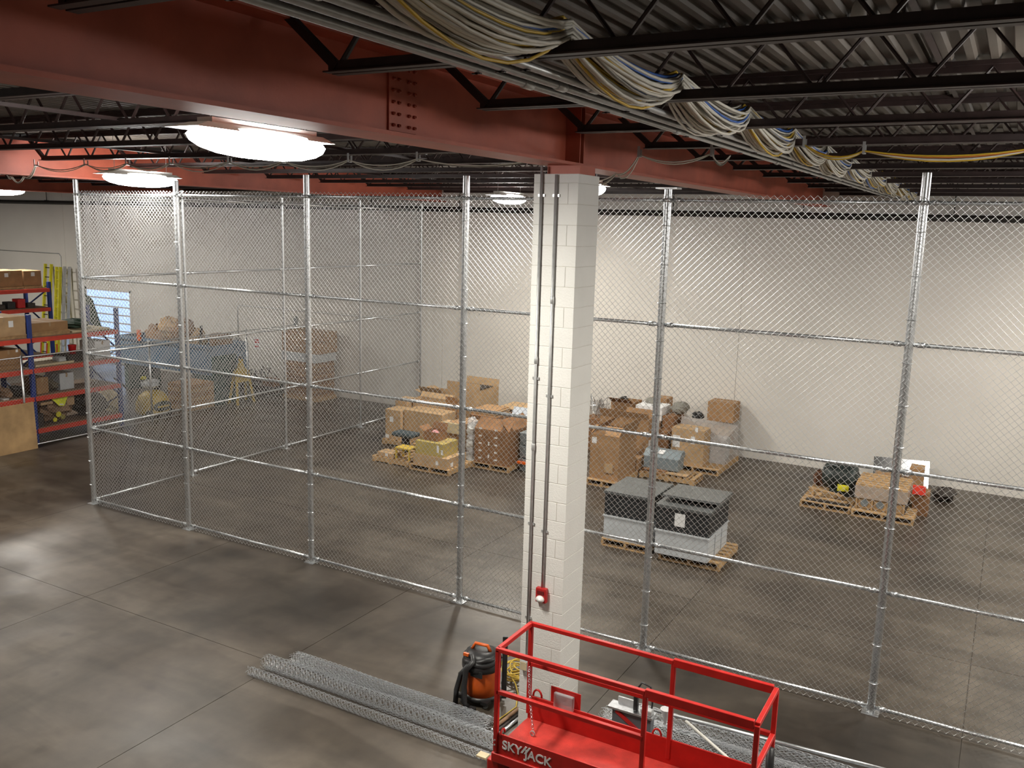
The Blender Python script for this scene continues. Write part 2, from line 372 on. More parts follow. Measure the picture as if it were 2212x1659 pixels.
JY = [-5.65 + 1.5 * k for k in range(-5, 11)]
for xa, xb, lb, gr in bays:
    j0 = joist(xa, xb); tag(j0, None, None, gr)
    for k, y in enumerate(JY):
        lk = ORD[len(JY) - 1 - k] + lb
        if k == 0: j0.location = np.array((0, y, 5.68)) * S; j0['label'] = lk
        else: copy_tree(j0, (0, y, 5.68), label=lk)
# angle bridging running across the joists
for k, (x, z) in enumerate(((14.2, 5.70), (6.6, 5.70), (3.6, 5.70), (-4.2, 5.70), (12.9, 6.0))):
    tag(MB().box(x - .018, x + .018, JY[0], JY[-1], z + .026, z + .03).box(x - .002, x + .002, JY[0], JY[-1], z + .03, z + .058).build('bridging_angle', JOIST),
        ['thin dark bridging angle across joists beyond the conduits', 'thin bridging angle across joists beside the red girder', 'thin bridging angle across joists above the fence', 'thin bridging angle across joists above the racks', 'thin upper bridging angle beside the cable bundle'][k], 'angle', 'joist bridging')

# ------------------------------------------------------------------ block column
cxl, cxr, cyf, cyb, ctop, crs = 9.636, 10.075, -2.215, -1.775, 5.387, 0.18186
col = thing('block_column', 'tall white painted concrete block column beside the scissor lift', 'column', ((cxl + cxr) / 2, (cyf + cyb) / 2, 0))
MB().box(cxl + .004, cxr - .004, cyf + .004, cyb - .004, 0, ctop - .003).build('mortar_core', MORTAR, col)
z = 5.308; zs = [ctop]
while z > 0.02: zs.append(z); z -= crs
zs.append(0.0)
gz = .0022
for k in range(len(zs) - 1):
    zt, zb = zs[k] - (gz if k else 0), zs[k + 1] + gz
    if k % 2 == 0: cuts = [(cxl, cxr)]
    else:
        q = cxl + (cxr - cxl) * .78; cuts = [(cxl, q - gz), (q + gz, cxr)]
    for a, b in cuts: MB().box(a, b, cyf, cyb, zb, zt).build('block', BLOCKP, col, bevel=.003)
MB().box(cxl + .1, cxr - .02, cyf + .06, cyb - .06, ctop, 5.464).build('bearing_plate', REDOX, col)

def strap_conduit(name, label, pts, r, straps, couplings, mat=EMT, straps_y=None):
    t = thing(name, label, 'conduit', pts[-1], 'conduits on the block column')
    MB().tube(pts, r, 10).build('pipe', mat, t, True)
    for z in straps: MB().box(pts[0][0] - r - .02, pts[0][0] + r + .02, cyf - .012, cyf - .001, z - .012, z + .012).build('strap', mat, t)
    for z in couplings: MB().lathe([(r * 1.05, -.035), (r * 1.35, -.03), (r * 1.35, .03), (r * 1.05, .035)], (pts[0][0], pts[0][1], z), 10).build('coupling', mat, t, True)
    return t
yc = cyf - .017
strap_conduit('wall_conduit', 'long steel conduit on column running down to the outlet box', [(9.72, yc, 5.455), (9.72, yc, 0.74)], .013, (5.2, 3.55, 2.15, 1.2), (3.72, 2.9))
strap_conduit('wall_conduit', 'steel conduit on column ending at the red alarm', [(9.865, yc, 5.38), (9.865, yc, 1.545)], .013, (5.2, 3.4, 2.1), (4.28,))
al = thing('alarm_strobe', 'red fire alarm strobe with clear lens on the column', 'alarm', (9.865, cyf, 1.40))
MB().box(9.81, 9.92, cyf - .05, cyf - .001, 1.40, 1.545).build('housing', ALARM, al, bevel=.008)
MB().lathe([(.0, .0), (.044, .0), (.040, -.02), (.0, -.028)], (9.865, cyf - .05, 1.44), 14, 'y', 1.0, .8).build('lens', LAMPW, al, True)
MB().box(9.83, 9.90, cyf - .056, cyf - .05, 1.487, 1.52).build('sounder_grille', pm('dark_red', (0.16, 0.01, 0.01), 0.5), al)
ou = thing('outlet_box', 'small metal outlet box low on the column edge', 'outlet', (9.70, cyf, .66))
MB().box(9.665, 9.745, cyf - .05, cyf - .001, .66, .755).build('box', EMT, ou, bevel=.004); MB().box(9.672, 9.738, cyf - .056, cyf - .05, .668, .747).build('cover', CREAM, ou)

# ------------------------------------------------------------------ lamps
def lamp(x, y, label):
    t = thing('low_bay_lamp', label, 'lamp', (x, y, 5.45), 'fluorescent low-bay lamps')
    m = MB(); m.add([(x - .09, y - .55, 5.545), (x + .09, y - .55, 5.545), (x + .09, y + .55, 5.545), (x - .09, y + .55, 5.545),
                     (x - .15, y - .70, 5.50), (x + .15, y - .70, 5.50), (x + .15, y + .62, 5.50), (x - .15, y + .62, 5.50)],
                    [(0, 1, 2, 3), (0, 4, 5, 1), (1, 5, 6, 2), (2, 6, 7, 3), (3, 7, 4, 0)])
    m.build('reflector', LAMPW, t)
    MB().box(x - .07, x + .07, y - .5, y + .5, 5.545, 5.58).build('ballast_box', LAMPW, t)
    prof = [(0.0, -.11), (.35, -.105), (.62, -.09), (.84, -.06), (.96, -.025), (1.0, 0.012), (.95, .04), (.82, .065), (.6, .08)]
    MB().lathe([(max(r, .001), z) for r, z in prof], (x, y, 5.452), 28, 'z', .20, .64).build('lens', LENS, t, True)  # glowing bowl, its oval enlarged to take in the lamp's bloom
    for yy in (y - .45, y + .45): MB().tube([(x, yy, 5.58), (x, yy, 6.05)], .004, 5).build('hanger', EMT, t)
    ld = bpy.data.lights.new('lamp_light', 'AREA'); ld.shape = 'RECTANGLE'; ld.size = .30 * S; ld.size_y = 1.15 * S
    ld.energy = LAMP_W; ld.color = LAMP_COL
    lo = bpy.data.objects.new('lamp_light', ld); C.objects.link(lo); lo.parent = t; lo.location = (0, 0, -.125 * S)
    return t
lamp(8.73, -4.62, 'lit low-bay lamp hanging beside the deep red girder')
lamp(2.05, -0.35, 'lit low-bay lamp above the front fence corner bay')
lamp(4.45, 6.42, 'lit low-bay lamp over the cartons by the back wall')
lamp(8.23, 1.80, 'lit low-bay lamp behind the top of the block column')
lamp(-9.45, 4.45, 'lit low-bay lamp above the tall rear rack')
lamp(15.1, 1.8, 'lit low-bay lamp over the far end of the fence')
lamp(15.6, 6.4, 'lit low-bay lamp near the back wall beyond the pallets')
lamp(-16.5, 4.0, 'lit low-bay lamp over the back corner behind the tall rack')
lamp(14.5, -3.0, 'lit low-bay lamp above the open floor beyond the lift')
lamp(-1.2, -8.0, 'lit low-bay lamp above the open floor before the racks')
lamp(-3.9, -2.6, 'lit low-bay lamp above the plywood sheet')

bl = thing('bulb_fixture', 'unlit white bulb fixture under the deck between the joists', 'bulb', (12.72, -4.9, 5.88))
MB().lathe([(.0, -.13), (.025, -.12), (.036, -.09), (.03, -.05), (.018, -.02)], (12.72, -4.9, 6.0), 14).build('bulb', LAMPW, bl, True); MB().lathe([(.0, -.02), (.04, -.02), (.045, .06), (.0, .06)], (12.72, -4.9, 6.0), 14).build('socket', BLKPL, bl, True)
# ------------------------------------------------------------------ chain-link fences
DIA = 0.0714
def fabric(wd, ht, name='wire_mesh', r=.0033, d=DIA):
    nw = int(round(wd / (d / 2))); nh = int(round(ht / (d / 2)))
    i = np.arange(nw)[:, None]; j = np.arange(nh + 1)[None, :]
    par = (i + j) % 2
    P = np.stack([(i + par) * (wd / nw), (par * 2 - 1) * r * 1.05 + 0 * i, j * (ht / nh) + 0 * i], -1).astype(float)
    V, F = wires(P, r)
    return raw_mesh(name, V, F, WIRE, None)
def put(me, parent, loc, rotz=0.0, name='wire_mesh'):
    o = bpy.data.objects.new(name, me); C.objects.link(o); o.parent = parent
    o.location = np.array(loc, dtype=float) * S - ORG[parent.name]; o.rotation_euler[2] = rotz; o['kind'] = 'stuff'; return o
PX = [0.0, 2.3646, 4.9446, 7.5131, 10.0998, 12.6359, 15.22]
SYP = [0.0, 2.1276, 4.6917, 7.2381, 9.7103]
RZ = [0.07, 1.3393, 2.6228, 3.8925, 5.2419]
TOPS = [5.496, 5.457, 5.529, 5.508, 5.36, 5.52, 5.52]
ff = thing('chain_link_fence', 'long front run of tall galvanised chain-link fence facing the column', 'fence', (7.5, 0, 0))
sf = thing('chain_link_fence', 'side run of tall galvanised chain-link fence reaching the back wall', 'fence', (0, 5, 0))
def post(parent, x, y, r, top, plate=True):
    o = MB().tube([(x, y, 0.008), (x, y, top)], r, 14).build('post', GALV, parent, True)
    smooth_angle(o)
    if plate: MB().box(x - .085, x + .085, y - .075, y + .075, 0, .010).build('base_plate', GALV, parent)
    MB().lathe([(r * 1.03, -.02), (r * 1.12, -.02), (r * 1.12, .02), (r * 1.03, .02)], (x, y, RZ[4]), 14).build('collar', GALV, parent, True)
for k, x in enumerate(PX): post(ff, x, 0, .042, TOPS[k])
MB().box(PX[4] - .12, PX[4] + .12, -.08, .08, 5.36, 5.375).build('top_plate', GALV, ff)
for k in range(1, 5): post(sf, 0, SYP[k], .027, 5.40)
def rail(parent, a, b, r=.020):
    A = Vector(a); B = Vector(b); d = (B - A).normalized()
    MB().tube([a, b], r, 10).build('rail', GALV, parent, True)
    for p, s_ in ((A, 1), (B, -1)):
        MB().tube([p + d * s_ * .04, p + d * s_ * .11], r * 1.35, 10).build('rail_cup', GALV, parent, True)
for k in range(6):
    for z in RZ: rail(ff, (PX[k] + .03, 0, z), (PX[k + 1] - .03, 0, z))
for k in range(4):
    for z in RZ: rail(sf, (0, SYP[k] + .02, z), (0, SYP[k + 1] - .02, z))
HT = DIA / 2 * 148
for k in range(6): put(fabric(PX[k + 1] - PX[k], HT), ff, (PX[k], -.047, .018))
for k in range(4): put(fabric(SYP[k + 1] - SYP[k], HT), sf, (-.047, SYP[k], .018), math.pi / 2)
for k, x in enumerate(PX[:-1]):                      # tie wires on the posts
    for z in np.arange(.35, 5.1, .42): MB().tube([(x + .05 * math.cos(a), -.006 + .05 * math.sin(a), z) for a in np.linspace(math.pi, 2 * math.pi, 7)], .003, 4).build('tie_wire', GALV, ff)
# low fence in front of the rack
lf = thing('low_chain_link_fence', 'low chain-link fence running along the rack front to the back wall', 'fence', (-4.35, 4, 0))
LX = -4.35
for y in (-1.2, 1.55, 4.7, 7.8, 9.7): MB().tube([(LX, y, 0), (LX, y, 2.0)], .024, 10).build('post', GALV, lf, True)
for z in (1.96, .06): MB().tube([(LX, -1.2, z), (LX, 9.75, z)], .016, 8).build('rail', GALV, lf, True)
put(fabric(2.75, DIA / 2 * 54, r=.0020), lf, (LX - .03, -1.2, .03), math.pi / 2); put(fabric(3.15, DIA / 2 * 54, r=.0020), lf, (LX - .03, 1.55, .03), math.pi / 2)
MB().box(LX - .05, LX + .05, 9.66, 9.74, 1.95, 2.2).build('wall_bracket', GREYPL, lf)

# ------------------------------------------------------------------ overhead conduits, cables, pipes
for k, (x, lb) in enumerate(((11.18, 'overhead steel conduit under the joists, closest to the red girder'), (11.31, 'middle of three overhead steel conduits under the joists'), (11.44, 'overhead steel conduit under the joists, closest to the cable bundle'))):
    t = thing('overhead_conduit', lb, 'conduit', (x, -2, 5.61), 'three parallel overhead conduits')
    MB().tube([(x, -13.5, 5.648), (x, YW - .01, 5.648)], .019, 10).build('pipe', EMT, t, True)
    for y in (-7.35, -5.2, -2.9, .2, 3.1, 6.2): MB().lathe([(.02, -.05), (.026, -.045), (.026, .045), (.02, .05)], (x, y + k * .12, 5.648), 10, 'y').build('coupling', EMT, t, True)
    for y in JY: MB().box(x - .007, x + .007, y - .05, y - .035, 5.622, 5.70).box(x - .024, x + .024, y - .05, y - .035, 5.622, 5.628).build('beam_clamp', JOIST, t)
cb = thing('cable_bundle', 'thick bundle of white, yellow and blue data cables sagging over joists', 'cables', (11.62, 0, 5.6))
NC = 84
for c in range(NC):
    a = random.random(); zf = random.random(); off = (random.random() - .5) * .20; sag = .10 + .05 * random.random() + .03 * (1 - zf) + (.02 if c % 9 == 0 else 0); zz = 5.752 + .095 * zf
    pts = []
    for i in range(len(JY) - 1):
        y0, y1 = JY[i], JY[i + 1]; pk = sag * (1 + random.uniform(-.25, .25)); o2 = off * (1 + random.uniform(-.2, .5)) + .03; zk = zz
        for q in range(8):
            s_ = q / 8; h = 4 * s_ * (1 - s_)
            pts.append((11.585 + off * .62 + (o2 - off * .62) * h, y0 + (y1 - y0) * s_, zk - pk * h))
    pts.append((11.585 + off * .62, JY[-1], zz))
    mt = CABY if c % 9 == 0 else CABB if c % 9 == 4 else CABG if c % 6 == 1 else CABW
    MB().tube(pts, random.choice((.0075, .009, .010)), 5).build('cable', mt, cb, True)
# J-hook cable run parallel to the joists
def swag(name, label, hooks, y, mats, r=.006, sagk=.10):
    t = thing(name, label, 'cables', (hooks[0][0], y, hooks[0][1]), 'cable runs on hooks')
    for c, mt in enumerate(mats):
        pts = []
        for (xa, za), (xb, zb) in zip(hooks[:-1], hooks[1:]):
            sg = sagk * (.55 + .3 * c / max(1, len(mats) - 1) + .3 * random.random())
            for q in range(8):
                s_ = q / 8; pts.append((xa + (xb - xa) * s_, y + (c - len(mats) / 2) * .012, za + (zb - za) * s_ - sg * 4 * s_ * (1 - s_)))
        pts.append((hooks[-1][0], y, hooks[-1][1]))
        MB().tube(pts, r, 5).build('cable', mt, t, True)
    for (x, z) in hooks:
        if z > 5.5 and x not in (11.12, 9.3): MB().box(x - .012, x + .012, y - .03, y - .026, z - .02, z + .075).box(x - .012, x + .012, y + .026, y + .03, z - .02, z + .05).box(x - .012, x + .012, y - .03, y + .03, z - .024, z - .02).build('j_hook', EMT, t)
    return t
hl = [(-.9, 5.61), (.15, 5.61), (.35, 5.445), (.65, 5.445), (.95, 5.61), (2.08, 5.61), (2.95, 5.61), (3.8, 5.61), (4.85, 5.61), (5.75, 5.61), (6.75, 5.61), (7.7, 5.61), (9.3, 5.61), (9.66, 5.445), (10.02, 5.445), (10.25, 5.62), (10.95, 5.62), (11.12, 5.60)]
swag('hooked_cables', 'grey cables looped on hooks passing under the girder at the column', hl, -1.27, [CABW, CABG, CABW])
swag('hooked_cables', 'orange and white cables swagging right from the cable bundle', [(11.76, 5.68), (12.25, 5.62), (13.55, 5.63), (14.8, 5.63), (16.1, 5.63)], -1.27, [CABY, pm('orange_cable', (0.5, 0.16, 0.03), .5), CABW, CABY], .007, .10)
pp = thing('sprinkler_pipe', 'black iron sprinkler pipe hung along the top of the back wall', 'pipe', (0, 9.80, 5.2))
MB().tube([(X0 + .1, 9.80, 5.28), (X1 - .1, 9.80, 5.28)], .068, 10).build('pipe', BLACKP, pp, True)  # pipe thickened so its dark band includes the shadow on the wall
for k in range(16): 
    x = -21.3 + 2.8 * k; MB().tube([(x, 9.80, 5.33), (x, 9.80, 6.05)], .012, 6).box(x - .05, x + .05, 9.745, 9.855, 5.32, 5.355).build('hanger', BLACKP, pp)
for k, (x, lb) in enumerate(((13.9, 'dark sprinkler branch pipe beyond the cable bundle'), (7.2, 'dark sprinkler branch pipe beside the red girder'), (-2.6, 'dark sprinkler branch pipe over the racks'))):
    t = thing('branch_pipe', lb, 'pipe', (x, 0, 5.8), 'sprinkler branch pipes')
    MB().tube([(x, -13, 5.85), (x, 9.6, 5.85)], .026, 8).build('pipe', BLACKP, t, True)
    for y in (-6.4, -3.4, -.4, 2.6, 5.6): MB().lathe([(.012, -.09), (.012, -.03), (.028, -.03), (.028, .0)], (x, y, 5.82), 8).build('sprinkler_head', EMT, t)
for k, (pts, lb) in enumerate((([(-19.5, 9.86, 3.557), (-15.3, 9.86, 3.557), (-15.21, 9.86, 3.47), (-15.21, 9.86, 1.2)], 'thin wall conduit bending down behind the yellow ladders'),
                               ([(-.85, 9.86, 2.35), (-6.75, 9.86, 2.35), (-6.83, 9.86, 2.27), (-6.83, 9.86, 1.35)], 'thin wall conduit bending down behind the cardboard tower'))):
    tag(MB().tube(pts, .014, 8).build('thin_conduit', EMT, None, True), lb, 'conduit', 'back wall conduits')
eb = thing('switch_box', 'grey electrical switch box on the back wall conduit', 'switch', (-6.83, 9.87, 1.12))
MB().box(-6.93, -6.73, 9.80, YW - .001, 1.12, 1.36).build('box', GREYPL, eb, bevel=.01); MB().box(-6.73, -6.70, 9.82, 9.84, 1.2, 1.3).build('lever', BLKPL, eb)
sg = thing('wall_sign', 'small white sign with red lettering on the back wall', 'sign', (-6.07, 9.87, 1.08))
MB().box(-6.20, -5.94, YW - .012, YW - .001, 1.08, 1.44).build('board', PAPER, sg)
for z in (1.36, 1.29, 1.16): MB().box(-6.16, -5.98, YW - .015, YW - .012, z - .022, z + .022).build('lettering', REDPL, sg)

# ================================================================== LIFT
lx0, lx1, lyf, lyb, lzt, lzd = 10.30, 12.31, -3.81, -3.27, 1.70, 0.86
lift = thing('scissor_lift', 'red scissor lift with guard rails parked beside the column', 'lift', ((lx0 + lx1) / 2, (lyf + lyb) / 2, 0))
pl = MB().box(lx0, lx1, lyf + .012, lyb - .012, lzd - .03, lzd).build('deck', DECKRED, lift)
MB().box(lx0 - .004, lx1, lyf - .004, lyf + .010, .83, 1.0).build('side_panel', LIFTRED, lift, bevel=.003)
MB().box(lx0 - .004, lx1, lyb - .010, lyb + .004, .80, 1.065).build('toe_board', LIFTRED, lift, bevel=.003)
MB().box(lx1 - .012, lx1, lyf + .012, lyb - .012, .83, 1.0).build('toe_board', LIFTRED, lift)
MB().box(lx0 - .03, lx1, lyf - .022, lyf + .02, .755, .83).build('lower_frame', LIFTRED, lift, bevel=.006)
MB().box(lx0 - .03, lx1, lyb - .02, lyb + .022, .755, .80).build('lower_frame', LIFTRED, lift, bevel=.006)
MB().box(lx0 - .03, lx0 + .01, lyf, lyb, .755, .83).build('end_frame', LIFTRED, lift, bevel=.004)
tw = .034
def sq(name, a, b, w=tw, h=None): return MB().bar(a, b, w, h or w).build(name, LIFTRED, lift, bevel=.004)
for y in (lyf, lyb):
    sq('rail_post', (lx0, y, .84 if y == lyf else .9), (lx0, y, lzt)); sq('rail_post', (lx1 - .01, y, .9), (lx1 - .01, y, lzt))
    mxp = 11.51 if y == lyf else 11.53
    sq('rail_post', (mxp, y + .002, .9), (mxp, y + .002, lzt - .01))
    sq('top_rail', (lx0 - .015, y, lzt), (mxp, y, lzt)); sq('top_rail', (mxp, y, lzt), (lx1 - .03, y, lzt), .036, .062)
    sq('mid_rail', (lx0, y, 1.35), (mxp, y, 1.35))
sq('mid_rail', (11.53, lyb, 1.35), (lx1 - .01, lyb, 1.35))
sq('top_rail', (lx0, lyf, lzt), (lx0, lyb, lzt)); sq('top_rail', (lx1 - .01, lyf, lzt + .004), (lx1 - .01, lyb, lzt + .004)); sq('mid_rail', (lx1 - .01, lyf, 1.35), (lx1 - .01, lyb, 1.35))
ch = MB(); 
for k in range(22):
    s_ = k / 21; p = (lx0 + .01 + .16 * s_ * s_, lyb - .03 - .20 * s_ ** 2, 1.32 - .44 * s_ + .0)
    ch.tube([(p[0] + .008 * math.cos(a), p[1] + (.008 if k % 2 else .003) * math.sin(a), p[2] + .011 * math.sin(a)) for a in np.linspace(0, 2 * math.pi, 9)], .0028, 4)
ch.build('gate_chain', GALV, lift)
MB().tube([(lx0 + .165 + .018 * math.cos(a), lyb - .235, .885 + .02 * math.sin(a)) for a in np.linspace(0, 2 * math.pi, 12)], .006, 6).build('chain_hook', EMT, lift)
bk = MB().box(lx0 + .20, lx0 + .47, lyb + .004, lyb + .012, 1.0, 1.20).build('document_bracket', LIFTRED, lift)
MB().box(lx0 + .24, lx0 + .42, lyb - .03, lyb + .004, 1.04, 1.17).build('document_box', CLEAR, bk, bevel=.01)
MB().tube([(lx0 + .08 + .04 * math.cos(a), lyb, 1.07 + .06 * math.sin(a)) for a in np.linspace(0, math.pi, 9)], .009, 6).build('lanyard_ring', LIFTRED, lift, True)
MB().tube([(11.43 + .035 * math.cos(a), lyb, 1.06 + .055 * math.sin(a)) for a in np.linspace(0, math.pi, 9)], .008, 6).build('lanyard_ring', LIFTRED, lift, True)
MB().tube([(lx0 + .04 + .0 * a, lyf + .03 + .035 * math.cos(a), .985 + .04 * math.sin(a)) for a in np.linspace(0, math.pi, 9)], .009, 6).build('lanyard_ring', LIFTRED, lift, True)
MB().tube([(lx1, lyb - .10, 1.30), (lx1 + .01, lyb - .12, 1.12), (lx1, lyb - .16, .95)], .03, 8).build('cable_sleeve', BLKPL, lift, True)
MB().box(lx1 + .004, lx1 + .012, lyb - .12, lyb - .04, 1.05, 1.26).build('instruction_plate', PAPER, lift)
for x in (lx0, lx1 - .01):
    for z in (.905, .945): MB().lathe([(.0, 0), (.007, 0), (.007, -.006), (0, -.006)], (x, lyf - .02, z), 8, 'y').build('bolt', EMT, lift)
MB().box(lx0 - .075, lx0 + .03, lyf - .01, lyb - .05, .34, .755).build('end_bracket', LIFTRED, lift, bevel=.01)
for y in (lyf + .07, lyb - .07):
    for a, b in (((lx0 + .1, .40), (lx1 - .1, .72)), ((lx0 + .1, .72), (lx1 - .1, .40)), ((lx0 + .1, .55), (lx1 - .1, .60))):
        sq('scissor_arm', (a[0], y, a[1]), (b[0], y, b[1]), .03, .07)
MB().box(lx0 + .02, lx1 - .02, lyf + .02, lyb - .02, .16, .38).build('chassis', pm('chassis_grey', (.09, .09, .10), .5), lift, bevel=.01)
MB().box(lx0 + .25, lx1 - .25, lyf - .03, lyf + .03, .17, .36).build('battery_tray', LIFTRED, lift, bevel=.01)
for x in (lx0 + .18, lx1 - .2):
    for y in (lyf + .02, lyb - .02):
        wh = MB().lathe([(.04, -.04), (.135, -.04), (.145, -.03), (.145, .03), (.135, .04), (.04, .04)], (x, y, .145), 20, 'y').build('wheel', GREYPL, lift)
# lettering
def lettering(txt, size, parent, M, mat, name='lettering', ext=.002, shear=0.0, space=1.0, offset=.012):
    cu = bpy.data.curves.new('t', 'FONT'); cu.body = txt; cu.size = size * S; cu.extrude = ext; cu.shear = shear; cu.space_character = space; cu.offset = offset * size * S
    to = bpy.data.objects.new('t', cu); C.objects.link(to)
    bpy.context.view_layer.update()
    dg = bpy.context.evaluated_depsgraph_get(); me = bpy.data.meshes.new_from_object(to.evaluated_get(dg))
    bpy.data.objects.remove(to); me.materials.clear(); me.materials.append(mat); me.name = name
    o = bpy.data.objects.new(name, me); C.objects.link(o); o.parent = parent
    M = M.copy(); M.translation = Vector(np.array(M.translation) * S - ORG[parent.name]); o.matrix_local = M; return o
Mt = Matrix.Rotation(R(90), 4, 'X'); Mt.translation = Vector((lx0 + .06, lyf - .006, .885)); lettering('SKY', .102, lift, Mt, PAPER, offset=.02)
Mt = Matrix.Rotation(R(90), 4, 'X'); Mt.translation = Vector((lx0 + .262, lyf - .006, .872)); lettering('JACK', .102, lift, Mt, PAPER, offset=.02)
for dx in (0, .03): MB().prism([(lx0 + .225 + dx, .905), (lx0 + .243 + dx, .905), (lx0 + .283 + dx, .968), (lx0 + .265 + dx, .968)], lyf - .008, lyf - .004).build('lettering', PAPER, lift)

# ================================================================== FLOOR ITEMS BY THE COLUMN
def mesh_roll(label, x0, x1, y, R0, layers, z=None, squash=1.0, yaw=0.0):
    L = x1 - x0; pts = []; d = DIA
    nj = int(L / (d / 2)); spiral = []
    th = 0.0; rad = R0
    n_tot = int(layers * 2 * math.pi * R0 * .82 / (d / 2))
    for i in range(n_tot + 1):
        spiral.append((th, rad)); th += (d / 2) / max(rad, .02); rad = R0 * (1 - .36 * (i / n_tot))
    sp2 = np.array(spiral); j = np.arange(nj + 1)
    P = []
    for i in range(n_tot):
        par = ((i + j) % 2)[:, None]
        th_ = np.where(par[:, 0] == 1, sp2[i + 1, 0], sp2[i, 0]); ra = np.where(par[:, 0] == 1, sp2[i + 1, 1], sp2[i, 1]) + np.where(par[:, 0] == 1, .003, -.003)
        wob = 1 + .05 * np.sin(j * .13 + i * .2)
        ra = ra * wob
        P.append(np.stack([x0 + j * d / 2 * 1.0 + .025 * math.sin(i * 2.1), y + ra * np.cos(th_), (z or R0 * squash) + ra * np.sin(th_) * squash], -1))
    V, F = wires(np.array(P), .0026)
    if yaw:
        c, s_ = math.cos(yaw), math.sin(yaw); vx, vy = V[:, 0] - x0, V[:, 1] - y
        V[:, 0] = x0 + vx * c - vy * s_; V[:, 1] = y + vx * s_ + vy * c
    V[:, 2] -= V[:, 2].min()
    if z: V[:, 2] += z - R0
    org = np.array([V[:, 0].mean(), V[:, 1].mean(), V[:, 2].min()])
    me = raw_mesh('mesh_roll', V - org, F, ROLLW, None)
    o = bpy.data.objects.new('mesh_roll', me); C.objects.link(o); o.location = org * S
    return tag(o, label, 'fence roll', 'rolls of chain-link on the floor')
mesh_roll('thick roll of chain-link mesh lying between the thin roll and the vacuum', 6.68, 9.72, -2.66, .085, 3)
mesh_roll('thin roll of chain-link mesh lying on the open floor side', 6.62, 9.9, -2.86, .05, 2)
mesh_roll('flattened roll of chain-link mesh ending beside the vacuum', 6.84, 9.42, -2.385, .10, 3, squash=.6)
mesh_roll('roll of chain-link mesh under the grey pipes behind the lift', 10.46, 13.6, -1.42, .10, 3, squash=.8)
mesh_roll('wide roll of chain-link mesh next to the saw box behind the lift', 10.34, 13.6, -1.70, .12, 3, squash=.8)
mesh_roll('roll of chain-link mesh lying closest to the lift chassis', 10.42, 13.2, -2.02, .12, 3, squash=.7)
tag(MB().tube([(10.74, -1.55, .225), (13.4, -1.35, .225)], .018, 8).build('steel_pipe', GALV, None, True), 'long grey steel pipe lying along the mesh rolls', 'pipe', 'loose pipes on the mesh rolls')
tag(MB().tube([(11.15, -1.58, .232), (12.05, -2.22, .21)], .014, 8).build('steel_pipe', pm('pale_pipe', (.72, .70, .64), .4), None, True), 'short pale pipe slanting across the mesh rolls', 'pipe', 'loose pipes on the mesh rolls')
# tool case (miter saw) behind the lift
sb = thing('tool_table', 'grey metal tool table with red strap standing on the mesh rolls', 'tool', (10.78, -2.06, .2))
MB().box(10.58, 10.97, -2.09, -2.0, .2, .455).build('body', pm('tool_grey', (.17, .18, .20), .45, .3), sb, bevel=.006)
MB().box(10.54, 10.99, -2.12, -1.98, .455, .475).build('table_top', GALV, sb, bevel=.004)
MB().bar((10.62, -2.096, .44), (10.95, -2.096, .24), .012, .035).build('strap', REDPL, sb)
MB().box(10.78, 10.825, -2.08, -2.03, .475, .68).build('motor', BLKPL, sb, bevel=.012)
MB().tube([(10.80, -2.03, .68), (10.83, -2.0, .74), (10.92, -2.0, .72), (10.95, -2.02, .60), (10.95, -2.04, .475)], .010, 6).build('handle', BLKPL, sb, True)
MB().box(10.86, 10.97, -2.10, -2.02, .475, .53).build('clamp', EMT, sb, bevel=.01)
MB().box(10.60, 10.76, -2.0, -1.98, .475, .53).build('fence_plate', EMT, sb)
tag(MB().lathe([(.005, .0), (.055, .17), (.05, .172), (.0, .03)], (10.98, -1.70, .20), 12).build('paper_cone', PAPER), 'white paper cup stuck upright in the mesh rolls', 'cup')

# shop vacuum
vx, vy = 9.04, -1.94
vc = thing('shop_vacuum', 'orange and black shop vacuum with a coiled hose by the column', 'vacuum', (vx, vy, 0))
MB().lathe([(.125, .075), (.145, .09), (.155, .20), (.160, .36), (.158, .37)], (vx, vy, 0), 24).build('tank', ORANGE, vc, True)
MB().lathe([(.165, .36), (.178, .375), (.178, .43), (.150, .45), (.150, .49), (.125, .53), (.06, .545), (0, .545)], (vx, vy, 0), 24).build('lid', BLKPL, vc, True)
MB().tube([(vx - .09, vy - .02, .535), (vx - .07, vy, .59), (vx + .05, vy + .01, .59), (vx + .08, vy + .01, .535)], .016, 8).build('handle', ORANGE, vc, True)
MB().lathe([(.0, 0), (.025, 0), (.025, -.05), (.02, -.055), (0, -.055)], (vx - .10, vy - .148, .34), 10, 'y').build('inlet_port', BLKPL, vc, True)
MB().box(vx - .02, vx + .10, vy - .165, vy - .15, .33, .40).build('latch', BLKPL, vc, bevel=.006); MB().box(vx - .11, vx - .06, vy - .14, vy - .12, .51, .54).build('switch', ORANGE, vc)
base = MB().lathe([(.13, .05), (.165, .055), (.165, .09), (.13, .10)], (vx, vy, 0), 20).build('dolly', BLKPL, vc, True)
for a in (45, 135, 225, 315):
    x, y = vx + .17 * math.cos(R(a)), vy + .17 * math.sin(R(a))
    MB().box(x - .035, x + .035, y - .035, y + .035, .05, .085).build('caster_arm', BLKPL, vc); MB().lathe([(.01, -.012), (.025, -.012), (.025, .012), (.01, .012)], (x, y, .0255), 12, 'x').build('caster', GREYPL, vc, True)
hp = []
for k in range(46):
    a = -2.2 + k * .29; rr = .165 - .0009 * k; hp.append((vx + rr * math.cos(a), vy + rr * math.sin(a), .455 + .0011 * k + .012 * math.sin(k)))
hp = hp + [(vx + .02, vy - .18, .50), (vx - .03, vy - .215, .42), (vx - .04, vy - .23, .25), (vx - .03, vy - .235, .08), (vx + .0, vy - .235, .045)]
MB().tube(hp, .026, 8).build('hose', BLKPL, vc, True)
